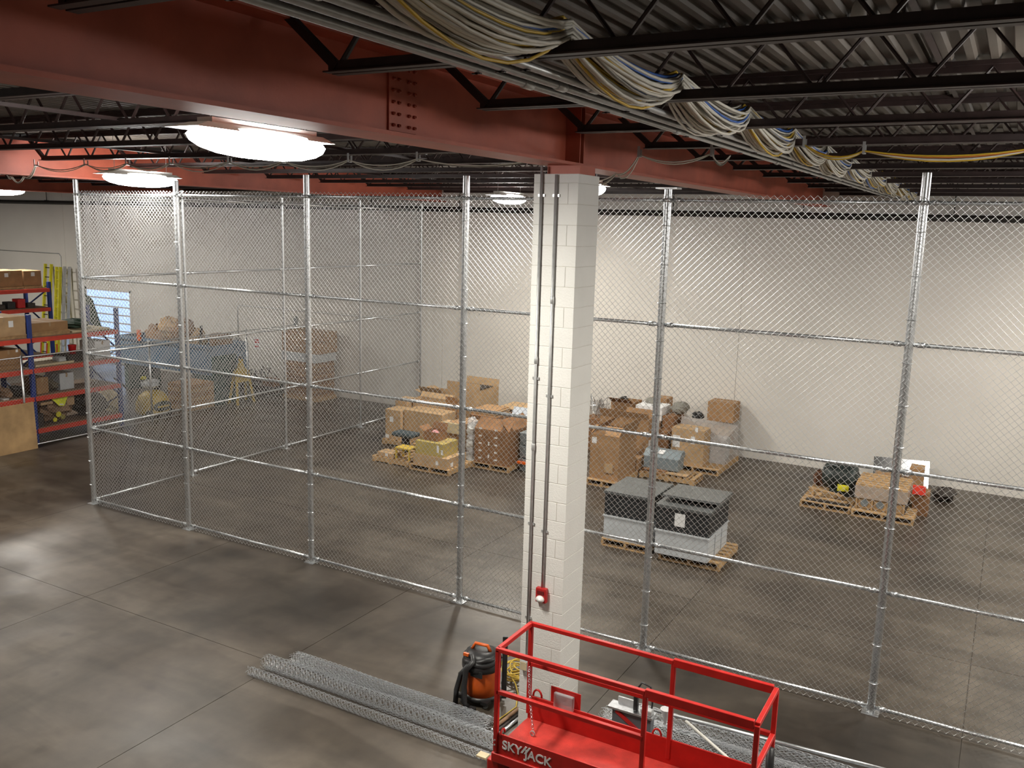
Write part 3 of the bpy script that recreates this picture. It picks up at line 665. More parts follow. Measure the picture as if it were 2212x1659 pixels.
MB().tube([(vx - .02, vy - .19, .46), (vx - .09, vy - .205, .35), (vx - .125, vy - .22, .18), (vx - .13, vy - .225, .03)], .024, 8).build('hose', BLKPL, vc, True)
MB().box(vx - .035, vx + .075, vy - .30, vy - .20, .0, .05).build('floor_nozzle', BLKPL, vc, bevel=.01)
MB().prism([(vx - .24, .04), (vx - .16, .04), (vx - .165, .20), (vx - .20, .26), (vx - .215, .25)], vy - .05, vy + .02).build('crevice_tool', pm('olive_plastic', (.07, .065, .045), .5), vc)
MB().bar((vx + .20, vy + .06, .05), (vx + .19, vy + .08, .70), .045, .03).build('wand', BLKPL, vc)
vc.scale = (1.17, 1.17, 1.04)
# cord coil and pipe offcuts near the column foot
cd = MB(); pts = []
for k in range(150):
    a = k * .41; rr = .12 + .06 * math.sin(k * .23); pts.append((9.13 + rr * math.cos(a) + .03 * math.sin(k * .11), -1.30 + rr * 1.25 * math.sin(a), .012 + .0006 * k + .03 * (1 + math.sin(k * .53)) * min(1, k / 30)))
tail = [(9.22, -1.52, .03), (9.33, -1.66, .012), (9.44, -1.9, .012), (9.42, -2.1, .012), (9.40, -2.25, .012)]
cd.tube(pts + tail, .008, 5)
tag(cd.build('extension_cord', CORDY, None, True), 'tangled yellow extension cord heaped on the floor beside the column', 'cord')
for k, (x, z, lb, mt) in enumerate(((9.475, .02, 'short grey pipe offcut on floor closest to the vacuum', GALV), (9.52, .02, 'dark pipe offcut on floor between two grey ones', DARKJUNK), (9.567, .02, 'short grey pipe offcut on floor touching the column side', GALV), (9.50, .058, 'brown pipe offcut lying on top of the others', BROWNJUNK))):
    tag(MB().tube([(x - .02, -2.42, z), (x + .02, -1.93, z)], .019, 8).build('pipe_offcut', mt, None, True), lb, 'pipe', 'pipe offcuts by the column')
tag(MB().box(9.62, 9.72, -2.98, -2.90, .10, .118).build('wood_scrap', CREAM), 'small tan wood scrap on the thin mesh roll', 'scrap')

# ================================================================== CAGE CONTENTS
def pallet(label, x0, x1, y0, y1, boards=7, along='x', h=.12):
    t = thing('pallet', label, 'pallet', ((x0 + x1) / 2, (y0 + y1) / 2, 0), 'wooden pallets in the cage')
    if along == 'x':                               # top boards along x, stringers along y
        bw = (y1 - y0) / (boards * 1.45)
        for k in range(boards):
            c = y0 + bw / 2 + (y1 - y0 - bw) * k / (boards - 1); MB().box(x0, x1, c - bw / 2, c + bw / 2, h - .018, h).build('deck_board', WOOD, t)
        for k in range(3):
            c = x0 + .02 + (x1 - x0 - .04) * k / 2; MB().box(c - .02, c + .02, y0, y1, .018, h - .018).build('stringer', WOOD, t)
        for k in range(3):
            c = y0 + bw / 2 + (y1 - y0 - bw) * k / 2; MB().box(x0, x1, c - bw / 2, c + bw / 2, 0, .018).build('bottom_board', WOOD, t)
    else:
        bw = (x1 - x0) / (boards * 1.45)
        for k in range(boards):
            c = x0 + bw / 2 + (x1 - x0 - bw) * k / (boards - 1); MB().box(c - bw / 2, c + bw / 2, y0, y1, h - .018, h).build('deck_board', WOOD, t)
        for k in range(3):
            c = y0 + .02 + (y1 - y0 - .04) * k / 2; MB().box(x0, x1, c - .02, c + .02, .018, h - .018).build('stringer', WOOD, t)
        for k in range(3):
            c = x0 + bw / 2 + (x1 - x0 - bw) * k / 2; MB().box(c - bw / 2, c + bw / 2, y0, y1, 0, .018).build('bottom_board', WOOD, t)
    return t
PH = .12
def carton(label, x0, x1, y0, y1, z0, z1, mat=CARD, flaps=None, tape=True, stickers=(), rz=0.0, flen=None, group='cartons in the cage', name='cardboard_box'):
    t = thing(name, label, 'box', ((x0 + x1) / 2, (y0 + y1) / 2, z0), group)
    if flaps:
        MB().tub(x0, x1, y0, y1, z0, z1, .008).build('body', mat, t)
        fl = flen or min((y1 - y0), (x1 - x0)) * .45
        for side, ang in flaps.items():             # ang 0 = upright, + outward
            a = R(ang); q = MB(); c, s_ = math.cos(a) * fl, math.sin(a) * fl
            if side == 'f': q.add([(x0, y0, z1), (x1, y0, z1), (x1, y0 - s_, z1 + c), (x0, y0 - s_, z1 + c), (x0, y0 + .006, z1), (x1, y0 + .006, z1), (x1, y0 - s_ + .006, z1 + c + .001), (x0, y0 - s_ + .006, z1 + c + .001)], BOXF)
            if side == 'b': q.add([(x0, y1 - .006, z1), (x1, y1 - .006, z1), (x1, y1 + s_ - .006, z1 + c), (x0, y1 + s_ - .006, z1 + c), (x0, y1, z1), (x1, y1, z1), (x1, y1 + s_, z1 + c + .001), (x0, y1 + s_, z1 + c + .001)], BOXF)
            if side == 'l': q.add([(x0, y0, z1), (x0, y1, z1), (x0 - s_, y1, z1 + c), (x0 - s_, y0, z1 + c), (x0 + .006, y0, z1), (x0 + .006, y1, z1), (x0 - s_ + .006, y1, z1 + c + .001), (x0 - s_ + .006, y0, z1 + c + .001)], BOXF)
            if side == 'r': q.add([(x1 - .006, y0, z1), (x1 - .006, y1, z1), (x1 + s_ - .006, y1, z1 + c), (x1 + s_ - .006, y0, z1 + c), (x1, y0, z1), (x1, y1, z1), (x1 + s_, y1, z1 + c + .001), (x1 + s_, y0, z1 + c + .001)], BOXF)
            q.build('flap', mat, t)
    else:
        MB().box(x0, x1, y0, y1, z0, z1).build('body', mat, t, bevel=.004)
        if tape:
            ym = (y0 + y1) / 2; MB().box(x0 - .001, x1 + .001, ym - .022, ym + .022, z1, z1 + .0015).build('tape', TAPE, t)
            MB().box(x1, x1 + .0015, ym - .022, ym + .022, z1 - .09, z1).build('tape', TAPE, t)
    for f, u, v, w_, h_ in stickers:
        if f == 'f': MB().box(x0 + u, x0 + u + w_, y0 - .002, y0, z0 + v, z0 + v + h_).build('shipping_label', PAPER, t)
        else: MB().box(x1, x1 + .002, y0 + u, y0 + u + w_, z0 + v, z0 + v + h_).build('shipping_label', PAPER, t)
    if rz: t.rotation_euler[2] = rz
    return t
BOXF = [(0, 1, 2, 3), (7, 6, 5, 4), (0, 4, 5, 1), (1, 5, 6, 2), (2, 6, 7, 3), (3, 7, 4, 0)]
# --- group behind the fence, left of the column
pallet('bare-ended pallet under the olive carton', 3.15, 4.12, 4.88, 5.75)
carton('grey-brown wrapped carton tray on pallet under the olive carton', 3.22, 4.06, 4.92, 5.6, PH, .33, CARD2, stickers=[('f', .55, .05, .06, .08), ('r', .1, .03, .09, .08)])
carton('olive tan carton with a white label on the wrapped tray', 3.24, 3.92, 4.97, 5.5, .33, .60, OLIVE, stickers=[('f', .52, .08, .05, .15), ('f', .62, .05, .05, .1)])
carton('small brown open carton standing on the olive carton', 3.34, 3.70, 5.1, 5.42, .602, .78, CARD3, flaps={'l': 60, 'b': 20})
tag(MB().blob((3.54, 5.25, .70), .11, .09, .085, 10, 7, .25).build('pink_foam', PINK), 'crumpled pink foam in the small brown carton', 'foam')
pallet('low pallet holding the yellow trolley', 2.15, 3.08, 4.95, 5.8, along='y')
yt = thing('yellow_trolley', 'small yellow steel trolley frame on the low pallet', 'trolley', (2.9, 5.1, PH))
for x in (2.72, 3.05):
    for y in (5.02, 5.26): MB().bar((x, y, PH), (x, y, .34), .035, .035).build('leg', YELORA, yt)
MB().box(2.70, 3.07, 5.0, 5.28, .34, .37).build('top', YELORA, yt)
carton('small flat carton behind the yellow trolley', 2.25, 2.66, 5.0, 5.3, PH, .21, CARD2, stickers=[('f', .2, .02, .07, .06)])
gs = thing('padded_chair', 'dark grey cushioned seat lying behind the yellow trolley', 'seat', (2.55, 5.6, PH))
MB().box(2.28, 2.82, 5.42, 5.74, .46, .56).build('cushion', pm('slate_cloth', (.045, .062, .07), .7), gs, bevel=.04)
MB().box(2.5, 2.6, 5.5, 5.66, PH, .46).build('pedestal', BLKPL, gs)
pallet('pallet under the tall tan cartons', 1.40, 2.98, 6.25, 7.3, 8, 'y')
carton('tall tan carton at the outer corner with a white label', 1.46, 1.88, 6.3, 6.75, PH, .80, CARD2, stickers=[('f', .0, .02, .1, .08), ('f', .12, .4, .1, .12)])
carton('wide tan carton beside the tall corner carton', 1.90, 2.92, 6.4, 6.95, PH, .82, CARD2)
carton('small tan carton stacked behind the tall corner carton', 1.36, 1.68, 6.8, 7.2, PH, .94, CARD2)
carton('long tan carton stacked behind the wide carton', 1.72, 2.62, 6.98, 7.28, PH, .97, CARD2, flaps={'b': 40})
carton('narrow upright carton next to the long tan carton', 2.64, 2.95, 6.98, 7.28, PH, 1.0, CARD, flaps={'f': 20})
pallet('pallet beneath the tall open carton at the wall', 2.12, 3.2, 7.6, 8.65, 8, 'y')
carton('tall open bulk carton with raised dark flaps by the back wall', 2.18, 3.08, 7.7, 8.55, PH, 1.17, CARD2, flaps={'f': 0, 'b': 10}, tape=False, flen=.16)
carton('open bulk carton with low slanting side beside the tall one', 1.44, 2.08, 7.7, 8.5, 0, .95, CARD2, flaps={'l': 75, 'f': 30}, flen=.2)
tag(MB().box(2.25, 3.0, 7.85, 8.4, 1.171, 1.19).build('dark_lid', DARKJUNK), 'dark lid lying across the tall open bulk carton', 'sheet')  # dark flap resting on the open carton as its lid
tag(MB().box(3.30, 3.78, 5.86, 5.90, .60, .82).build('wooden_board', CREAM), 'pale wooden board on edge behind the olive carton', 'board')
carton('brown carton supporting the pale wooden board', 3.40, 3.80, 5.92, 6.5, 0, .82, CARD, stickers=[('f', .1, .4, .08, .1)])
carton('brown carton half hidden beside the bagged foam', 3.0, 3.38, 6.0, 6.5, 0, .72, CARD2)
for k in range(6):
    tag(MB().box(3.40 + .02 * k, 4.08 - .03 * (k % 2), 6.75, 7.35, .86 + .022 * k, .88 + .022 * k).build('flattened_carton', CARD if k % 2 else CARD2), ['lowest', 'second', 'third', 'fourth', 'fifth', 'topmost'][k] + ' flattened carton sheet in the stack beside the sign panel', 'cardboard', 'flattened carton stack')
carton('brown carton under the flattened carton stack', 3.45, 4.1, 6.7, 7.4, 0, .86, CARD3)
bg = thing('bagged_foam', 'clear bags of pale foam scraps next to the labelled bulk carton', 'bag', (3.98, 5.95, 0))
for k in range(6): MB().blob((3.95 + .02 * (k % 2), 5.92 + .01 * k, 0.13 + .15 * k), .11, .11, .12, 10, 7, .22).build('bag', CLEAR if k % 2 else pm('pale_foam%d' % k, (.62, .62, .60), .7), bg)
pallet('dark pallet under the big labelled carton', 4.10, 4.98, 5.74, 6.75)
bb = carton('big dark brown bulk carton with rows of small white labels', 4.15, 4.95, 5.77, 6.7, PH, .83, CARD3, flaps={'f': -50, 'r': -40}, flen=.3, tape=False,
       stickers=[('f', .10 + .37 * i, .08 + .155 * k, .07, .035) for i in range(2) for k in range(5)] + [('f', .32, .12, .035, .07), ('f', .32, .38, .035, .08)])
sn = thing('sign_panel', 'pale blue-grey panel with a triangle mark leaning behind the labelled carton', 'panel', (4.45, 6.85, 0))
sn_b = MB(); sn_b.T = Matrix.Translation((4.47, 7.18, .60)) @ Matrix.Rotation(R(-35), 4, 'X'); sn_b.box(-.34, .34, -.01, .01, -.725, .48); sn_b.build('board', pm('pale_blue_board', (.52, .56, .62), .6), sn)
tr = MB(); tr.T = Matrix.Translation((4.47, 7.17, .60)) @ Matrix.Rotation(R(-35), 4, 'X')
for a, b in (((-.02, .20), (.12, .40)), ((.12, .40), (.27, .20)), ((-.02, .20), (.27, .20))): tr.bar((a[0], -.013, a[1]), (b[0], -.013, b[1]), .004, .012)
tr.build('triangle_mark', INK, sn)
Mt = Matrix.Translation((4.52, 7.158, .60)) @ Matrix.Rotation(R(-35), 4, 'X') @ Matrix.Translation((.0, -.0, .225)) @ Matrix.Rotation(R(90), 4, 'X')
lettering('135', .075, sn, Mt, INK)
tag(MB().box(3.62, 4.45, 7.55, 8.35, .88, .90).build('cardboard_sheet', CARD2), 'wide flat cardboard sheet behind the sign panel', 'cardboard')
carton('brown carton holding up the flat cardboard sheet', 3.7, 4.4, 7.6, 8.3, 0, .88, CARD3)
gb = thing('grey_bins', 'stacked dark grey bins with an orange lid beside the labelled carton', 'bin', (5.15, 6.3, 0))
for k in range(3): MB().frus(5.04, 5.42, 6.1, 6.6, .0 + .27 * k, .25 + .27 * k, -.02).build('bin', GREYPL, gb, bevel=.01)
MB().box(5.02, 5.25, 6.0, 6.09, .16, .2).build('lid', ORANGE, gb)
# --- group right of the column
pallet('pallet under the big labelled bulk carton', 6.6, 7.26, 5.95, 7.0)
carton('big brown bulk carton with flaps and white label beside the column', 6.62, 7.22, 6.05, 6.95, PH, 1.0, CARD, flaps={'f': -60, 'l': -40, 'r': 20}, stickers=[('f', .03, .70, .1, .12)])
carton('tall brown bulk carton tucked behind the labelled bulk carton', 6.56, 7.2, 7.64, 7.97, 0, 1.05, CARD, flaps={'f': 25, 'b': 10}, stickers=[('r', .05, .45, .12, .16)])
tag(MB().box(6.95, 7.12, 6.01, 6.03, .28, .46).build('cardboard_patch', CARD2), 'torn pale cardboard patch on the labelled bulk carton', 'cardboard')
ws = thing('wire_scrap', 'pile of grey wire scrap on cartons by the column edge', 'scrap', (5.6, 8.6, 0))
MB().box(5.35, 5.85, 8.45, 9.0, 0, .72).build('crate', CARD3, ws)
m = MB()
for k in range(40):
    a, b = random.uniform(5.42, 5.8), random.uniform(8.5, 8.95); m.tube([(a, b, .72 + random.random() * .1), (min(5.85, a + random.uniform(-.15, .15)), b + random.uniform(-.12, .12), .8 + random.random() * .4), (min(5.85, a + random.uniform(-.15, .15)), b + random.uniform(-.1, .12), .76 + random.random() * .3)], .007, 4)
m.build('wire', GALV, ws)
carton('brown carton with dark open side behind the wire scrap', 5.88, 6.40, 8.75, 9.3, 0, 1.12, CARD, flaps={'f': 60})
carton('lower brown carton with torn front beside the white box', 5.95, 6.55, 8.02, 8.6, 0, .92, CARD, flaps={'f': 20}, flen=.2)
tag(MB().blob((6.10, 8.95, 1.16), .11, .1, .06, 10, 6, .2).build('black_bag', BLKPL), 'small black bag on the carton behind the wire scrap', 'bag')
carton('brown carton carrying the white box', 6.62, 7.22, 8.05, 8.75, 0, .92, CARD)
wb_ = thing('white_box', 'white carton with a grey dome on top among brown cartons', 'box', (6.95, 8.5, .92))
MB().box(6.64, 7.24, 8.3, 8.85, .92, 1.2).build('body', PAPER, wb_, bevel=.005); MB().blob((6.86, 8.75, 1.22), .17, .15, .1, 14, 8, .03).build('dome', GREYRAG, wb_, True)
carton('small brown carton perched behind the white box', 6.64, 7.02, 9.2, 9.6, 0, 1.22, CARD)
carton('brown carton under the grey tarpaulin heap', 7.26, 7.50, 8.3, 9.0, 0, 1.04, CARD3)
tag(MB().blob((7.50, 8.72, 1.17), .19, .22, .13, 14, 8, .14).build('grey_tarp', GREYRAG), 'crumpled grey tarpaulin heaped on a brown carton', 'tarp')
carton('dark carton below the tarpaulin beside the front carton', 7.22, 7.5, 7.95, 8.28, 0, .78, CARD3)
pallet('pallet reaching the wall under the shrink-wrapped load', 7.52, 8.62, 8.0, 9.5, 9, 'x')
carton('tall brown carton with labels at the front of the wall pallet', 7.56, 8.26, 8.06, 8.5, PH, .88, CARD2, stickers=[('f', .42, .46, .09, .16), ('f', .03, .35, .16, .25), ('f', .5, .72, .06, .1)])
wl = thing('wrapped_load', 'shrink-wrapped pallet load with sloping plastic sheet', 'load', (8.3, 9.0, PH))
for k, (a, b, c, d, e) in enumerate(((7.60, 8.05, 8.55, 9.0, .85), (8.08, 8.55, 8.56, 9.0, .62), (7.62, 8.5, 9.02, 9.42, .76))): MB().box(a, b, c, d, PH, e).build('inner_box', BINWHITE if k == 1 else CARD2, wl)
MB().add([(7.56, 8.52, PH), (8.6, 8.52, PH), (8.6, 9.46, PH), (7.56, 9.46, PH), (7.60, 8.53, 1.04), (8.58, 8.53, .66), (8.58, 9.45, .80), (7.6, 9.45, .82)], [(4, 5, 6, 7), (0, 1, 5, 4), (1, 2, 6, 5), (2, 3, 7, 6), (3, 0, 4, 7)]).build('plastic_sheet', WRAP, wl)
carton('square brown carton high against the wall at the load end', 7.92, 8.50, 9.3, 9.78, .85, 1.27, CARD, stickers=[])
tag(MB().blob((7.72, 9.3, .93), .12, .1, .08, 10, 7, .3).build('black_scrap', BLKPL), 'small black scrap beside the high square carton', 'scrap')
pallet('pallet with flattened cartons behind the charcoal bins', 7.28, 8.42, 7.04, 7.62, 9, 'y')
for k, (a, b, c, d, z, mt) in enumerate(((7.3, 7.85, 7.05, 7.5, PH, CARD), (7.6, 8.25, 7.06, 7.45, PH + .02, CARD2), (7.32, 7.8, 7.07, 7.42, PH + .04, CARD3))):
    tag(MB().box(a, b, c, d, z, z + .018).build('flattened_carton', mt), ['brown flattened carton lowest on the pallet behind the bins', 'pale flattened carton overlapping the pallet boards', 'dark flattened carton uppermost on the pallet behind the bins'][k], 'cardboard', 'flattened cartons on pallet')
carton('short brown carton with white label by the steel box', 7.02, 7.24, 7.06, 7.36, 0, .36, CARD, stickers=[('f', .0, .12, .13, .08)])
tb = thing('steel_box', 'blue-grey steel box with sloping lid and paper on the low pallet', 'box', (7.62, 7.4, .2))
MB().box(7.30, 8.02, 7.2, 7.56, .181, .42).build('body', BINDARK, tb, bevel=.006)
MB().prism([(7.2, .42), (7.58, .42), (7.54, .54), (7.36, .54)], 7.28, 8.04, 'x').build('lid', BINDARK, tb)
MB().add([(7.56, 7.26, .485), (7.68, 7.26, .485), (7.70, 7.36, .545), (7.58, 7.36, .545), (7.56, 7.262, .478), (7.68, 7.262, .478), (7.70, 7.362, .538), (7.58, 7.362, .538)], BOXF).build('paper', PAPER, tb)
# --- charcoal lidded bins on pallets
def lidbin(label, x0, x1, y0, y1, z0, zt, sag):
    t = thing('lidded_bin', label, 'bin', ((x0 + x1) / 2, (y0 + y1) / 2, z0), 'charcoal lidded bins')
    zm = z0 + .36
    MB().box(x0, x1, y0, y1, z0, zm).build('base', BINWHITE, t, bevel=.01)
    MB().box(x0 - .012, x1 + .012, y0 - .012, y1 + .012, zm, zm + .025).build('rim', BINWHITE, t)
    for k in range(2):
        yy = y0 + (y1 - y0) * (k + 1) / 3; MB().box(x1, x1 + .006, yy - .012, yy + .012, z0 + .02, zm).build('rib', pm('bin_rib%s%d' % (label[:3], k), (.30, .32, .34), .5), t)
    MB().box(x0 + .004, x1 - .004, y0 + .004, y1 - .004, zm + .025, zt - .05).build('side_panel', BLKSIDE, t)
    MB().add([(x0 - .012, y0 - .012, zt - .05), (x1 + .012, y0 - .012, zt - .05), (x1 + .012, y1 + .012, zt - .05), (x0 - .012, y1 + .012, zt - .05),
              (x0 - .012, y0 - .012, zt - sag), (x1 + .012, y0 - .012, zt - sag), (x1 + .012, y1 + .012, zt), (x0 - .012, y1 + .012, zt)], [(0, 3, 2, 1), (4, 5, 6, 7), (0, 1, 5, 4), (1, 2, 6, 5), (2, 3, 7, 6), (3, 0, 4, 7)]).build('lid', CHARC, t, bevel=.006)
    return t
pallet('pallet under the plain charcoal lidded bin', 8.22, 9.02, 3.02, 4.0, 7, 'x')
lidbin('charcoal lidded bin with plain black front on pallet', 8.24, 9.02, 3.04, 3.96, PH, .90, 0)
pallet('pallet jutting out under the papered charcoal bin', 9.2, 10.14, 2.95, 3.95, 7, 'x')
b2 = lidbin('charcoal lidded bin with white paper on its front', 9.16, 9.98, 2.86, 3.86, PH - .0, .90, .0)
MB().box(9.45, 9.61, 2.858, 2.861, .60, .80).build('paper', PAPER, b2)
lo2 = thing('loose_lid', 'loose charcoal sheet lid tilted on the papered bin', 'lid', (9.6, 3.4, .91))
q = MB(); q.T = Matrix.Translation((9.60, 3.44, .965)) @ Matrix.Rotation(R(3), 4, 'Z') @ Matrix.Rotation(R(-4), 4, 'X'); q.box(-.43, .44, -.44, .44, -.012, .02); q.build('sheet', CHARC, lo2)
# --- pallets at the right
pallet('long low pallet under the dark green machine', 10.46, 11.34, 6.92, 8.3, 9, 'x')
mo = thing('old_machine', 'dark green electric motor unit resting on the long pallet', 'machine', (11.0, 7.75, PH))
MB().lathe([(.0, -.33), (.16, -.33), (.24, -.28), (.25, -.2), (.25, .2), (.24, .26), (.12, .30), (.0, .30)], (11.02, 7.78, PH + .33), 20, 'x').build('motor_body', MOTORG, mo, True)
for k in range(9): MB().lathe([(.20, -.006), (.27, -.006), (.27, .006), (.20, .006)], (10.86 + .04 * k, 7.78, PH + .33), 20, 'x').build('cooling_fin', MOTORG, mo)
MB().box(10.85, 11.2, 7.6, 7.96, PH, PH + .12).build('foot', MOTORG, mo); MB().box(11.15, 11.33, 7.62, 7.9, PH, PH + .42).build('gearbox', pm('oily_grey', (.10, .11, .10), .5, .3, .4, 20), mo, bevel=.03)
MB().tube([(10.74, 7.6, PH + .2), (10.71, 7.6, .62), (10.86, 7.6, .70), (11.0, 7.6, .66)], .012, 6).build('hose', GREYPL, mo, True)
MB().lathe([(.0, 0), (.05, 0), (.05, -.03), (.0, -.03)], (11.10, 7.5, .30), 14, 'y').box(11.0, 11.2, 7.5, 7.53, .24, .36).build('valve_plate', YEL, mo)
lp = thing('wood_offcuts', 'loose splintered planks in front of the dark green machine', 'planks', (10.9, 7.2, PH))
for k, (a, b, zz) in enumerate((((10.52, 7.42), (11.15, 7.25), .25), ((10.6, 7.15), (11.25, 7.12), .15), ((10.72, 7.45), (10.74, 7.12), .20))): MB().bar((a[0], a[1], zz), (b[0], b[1], zz - .03 * (k == 0)), .09, .02).build('plank', WOOD, lp)
for x in (10.60, 11.05): MB().box(x - .02, x + .02, 7.33, 7.37, PH, .24).build('block', WOOD, lp)
tag(MB().box(10.55, 11.3, 6.98, 7.1, PH, PH + .02).build('black_tray', BLKPL), 'flat black tray under the loose planks', 'tray')
pallet('short pallet under the wrapped plank crate', 11.36, 12.38, 6.86, 8.0, 9, 'x')
pc = thing('plank_crate', 'shrink-wrapped crate of stacked planks with round black openings', 'crate', (11.85, 7.4, PH))
for k in range(4):
    MB().bar((11.42 + .26 * k, 7.0, PH), (11.42 + .26 * k, 7.0, PH + .22), .03, .03).build('upright', WOOD, pc)
MB().box(11.40, 12.22, 6.985, 7.015, PH + .20, PH + .23).build('cross_board', WOOD, pc); MB().box(11.40, 12.22, 7.04, 7.85, PH, PH + .21).build('core', DARKJUNK, pc)
for k in range(3): MB().box(11.44 + .26 * k, 11.66 + .26 * k, 7.02, 7.035, PH + .01, PH + .19).build('backing_board', WOOD, pc)
for k in range(2): MB().lathe([(.0, 0), (.065, 0), (.065, -.02), (.0, -.02)], (11.55 + .26 * k, 7.02, PH + .11), 16, 'y').build('round_opening', GREYPL, pc)
for k in range(8): MB().box(11.38, 12.24, 7.0 + .107 * k, 7.10 + .107 * k, PH + .23, PH + .45 + .012 * (k % 3)).build('plank_stack', WOOD, pc)
MB().box(11.375, 12.245, 6.98, 7.87, PH + .2, PH + .42).build('shrink_wrap', film('thin_wrap', (.62, .57, .54), .42), pc)
ss = thing('silver_sheet', 'shiny silver sheet metal panel leaning by the back wall', 'panel', (11.9, 9.45, 0))
q = MB(); q.T = Matrix.Translation((11.88, 9.36, .28)) @ Matrix.Rotation(R(10.5), 4, 'Z') @ Matrix.Rotation(R(-22), 4, 'X'); q.box(-.50, .52, -.006, .006, -.30, .29); q.build('sheet', SILVER, ss)
carton('small brown carton before the silver sheet', 12.12, 12.36, 8.35, 8.75, 0, .66, CARD)
carton('low brown carton behind the plank crate', 11.5, 11.95, 8.5, 8.9, 0, .42, CARD)
rb = carton('brown carton with a bright red label beside the plank crate', 12.28, 12.54, 7.55, 7.95, 0, .42, CARD3, tape=False)
MB().box(12.27, 12.48, 7.50, 7.54, .40, .56).build('red_label', pm('bright_red', (.85, .06, .035), .5), rb)
tag(MB().blob((12.72, 8.9, .12), .2, .3, .12, 12, 7, .25).build('dark_scrap', DARKJUNK), 'low heap of dark scrap behind the red-labelled carton', 'scrap')
tag(MB().blob((10.56, 8.12, PH + .14), .10, .14, .15, 10, 7, .3).build('rust_scrap', pm('rust', (.16, .07, .035), .8)), 'rusty brown scrap next to the dark green machine', 'scrap')

# ================================================================== LEFT SIDE: RACKS AND JUNK
def rack(label, x1, depth, ys_, height, levels, bh=.095):
    t = thing('pallet_rack', label, 'rack', (x1 - depth / 2, sum(ys_) / len(ys_), 0)); x0 = x1 - depth
    for y in ys_:
        for x in (x1, x0): MB().box(x - .04, x + .04, y - .04, y + .04, 0, height).build('upright', RACKBLUE, t)
        k = 0; z = .2
        while z < height - .5:
            a, b = (x0, x1) if k % 2 == 0 else (x1, x0); MB().bar((a, y, z), (b, y, z + .55), .03, .03).build('brace', RACKBLUE, t); z += .55; k += 1
    for ya, yb in zip(ys_[:-1], ys_[1:]):
        for z in levels:
            for x in (x1 + .045, x0 - .045): MB().box(x - .022, x + .022, ya + .02, yb - .02, z - bh, z).build('beam', RACKRED, t)
            for q in range(3): MB().box(x0 - .03, x1 + .03, ya + .05 + (yb - ya - .1) * q / 3, ya + .03 + (yb - ya - .1) * (q + 1) / 3, z, z + .018).build('shelf_board', pm('shelf_wood', (.20, .13, .08), .85) if 'shelf_wood' not in MATS else MATS['shelf_wood'], t)
    return t
RX = -4.62
rack('blue and red pallet rack filled with junk behind the low fence', RX, 1.05, (-.2, 1.93, 4.05), 2.80, (.32, 1.03, 1.64, 2.30))
rack('tall blue and red rack with cartons standing behind the junk rack', -9.0, 1.05, (.6, 3.0, 5.3), 3.12, (.3, 1.15, 2.44, 2.95))
sh = .018
GRK = 'cartons on the racks'
carton('tan carton with white label on the top rack shelf', -5.45, -4.62, .95, 1.86, 2.30 + sh + .07, 2.78, CARD2, stickers=[('r', .55, .18, .1, .13)], group=GRK)
carton('long low brown carton on the top rack shelf', -5.5, -4.64, 2.0, 2.84, 2.30 + sh + .09, 2.60, CARD, group=GRK)
for (ya, yb, lb) in ((.93, 1.88, 'thin pallet on the top rack shelf under the tan carton'), (1.98, 2.88, 'thin pallet on the top rack shelf under the long low carton')):
    t = thing('shelf_pallet', lb, 'pallet', (-5.05, (ya + yb) / 2, 2.318), 'thin pallets on the rack')
    hh = .07 if ya < 1.5 else .09
    for k in range(3): MB().box(-5.5 + .4 * k, -5.44 + .4 * k, ya, yb, 2.318, 2.318 + hh - .015).build('runner', WOOD, t)
    MB().box(-5.5, -4.62, ya, yb, 2.318 + hh - .015, 2.318 + hh).build('deck', WOOD, t)
tag(MB().box(-5.5, -4.66, 2.95, 3.9, 2.318, 2.36).build('wood_sheets', CREAM), 'pale wood sheets lying on the top rack shelf', 'sheets')
tag(MB().blob((-5.2, 3.35, 2.46), .35, .35, .10, 12, 7, .2).build('green_canvas', GREENRAG), 'dark green canvas heaped on the pale wood sheets', 'canvas')
carton('brown carton with printed side on the third rack shelf', -5.4, -4.72, 1.25, 1.78, 1.64 + sh, 2.08, CARD, group=GRK, stickers=[('r', .42, .36, .05, .06)])
tag(MB().box(-5.5, -4.66, 2.05, 2.95, 1.64 + sh, 1.70).build('wood_sheets', CREAM), 'pale board on the third rack shelf beside the red bucket', 'sheets')
bu = thing('red_bucket', 'small red plastic bucket on the third rack shelf', 'bucket', (-4.8, 3.02, 1.658))
MB().lathe([(.0, 0), (.07, 0), (.09, .19), (.095, .2), (.085, .19), (.065, .02), (0, .02)], (-4.80, 3.02, 1.83), 16).build('pail', REDPL, bu, True)
MB().box(-5.2, -4.68, 2.82, 3.5, 1.658, 1.83).build('support_case', DARKJUNK, bu)
tag(MB().box(-4.95, -4.70, 2.62, 2.80, 1.70, 1.80).build('white_case', BINWHITE, None, bevel=.02), 'small white appliance case on the pale board', 'case')
carton('white document box at the far end of third rack shelf', -5.3, -4.75, 3.55, 3.95, 1.658, 2.05, PAPER, group=GRK)
carton('grey-white carton on the second rack shelf', -5.3, -4.78, 2.66, 3.0, 1.03 + sh, 1.42, BINWHITE, group=GRK)
carton('small brown carton in the corner of second rack shelf', -5.2, -4.72, 2.08, 2.35, 1.03 + sh, 1.40, CARD, group=GRK)
tag(MB().blob((-4.9, 2.51, 1.17), .2, .13, .12, 12, 7, .3).build('canvas_bag', pm('khaki', (.13, .105, .07), .85)), 'khaki canvas bag on the second rack shelf', 'bag')
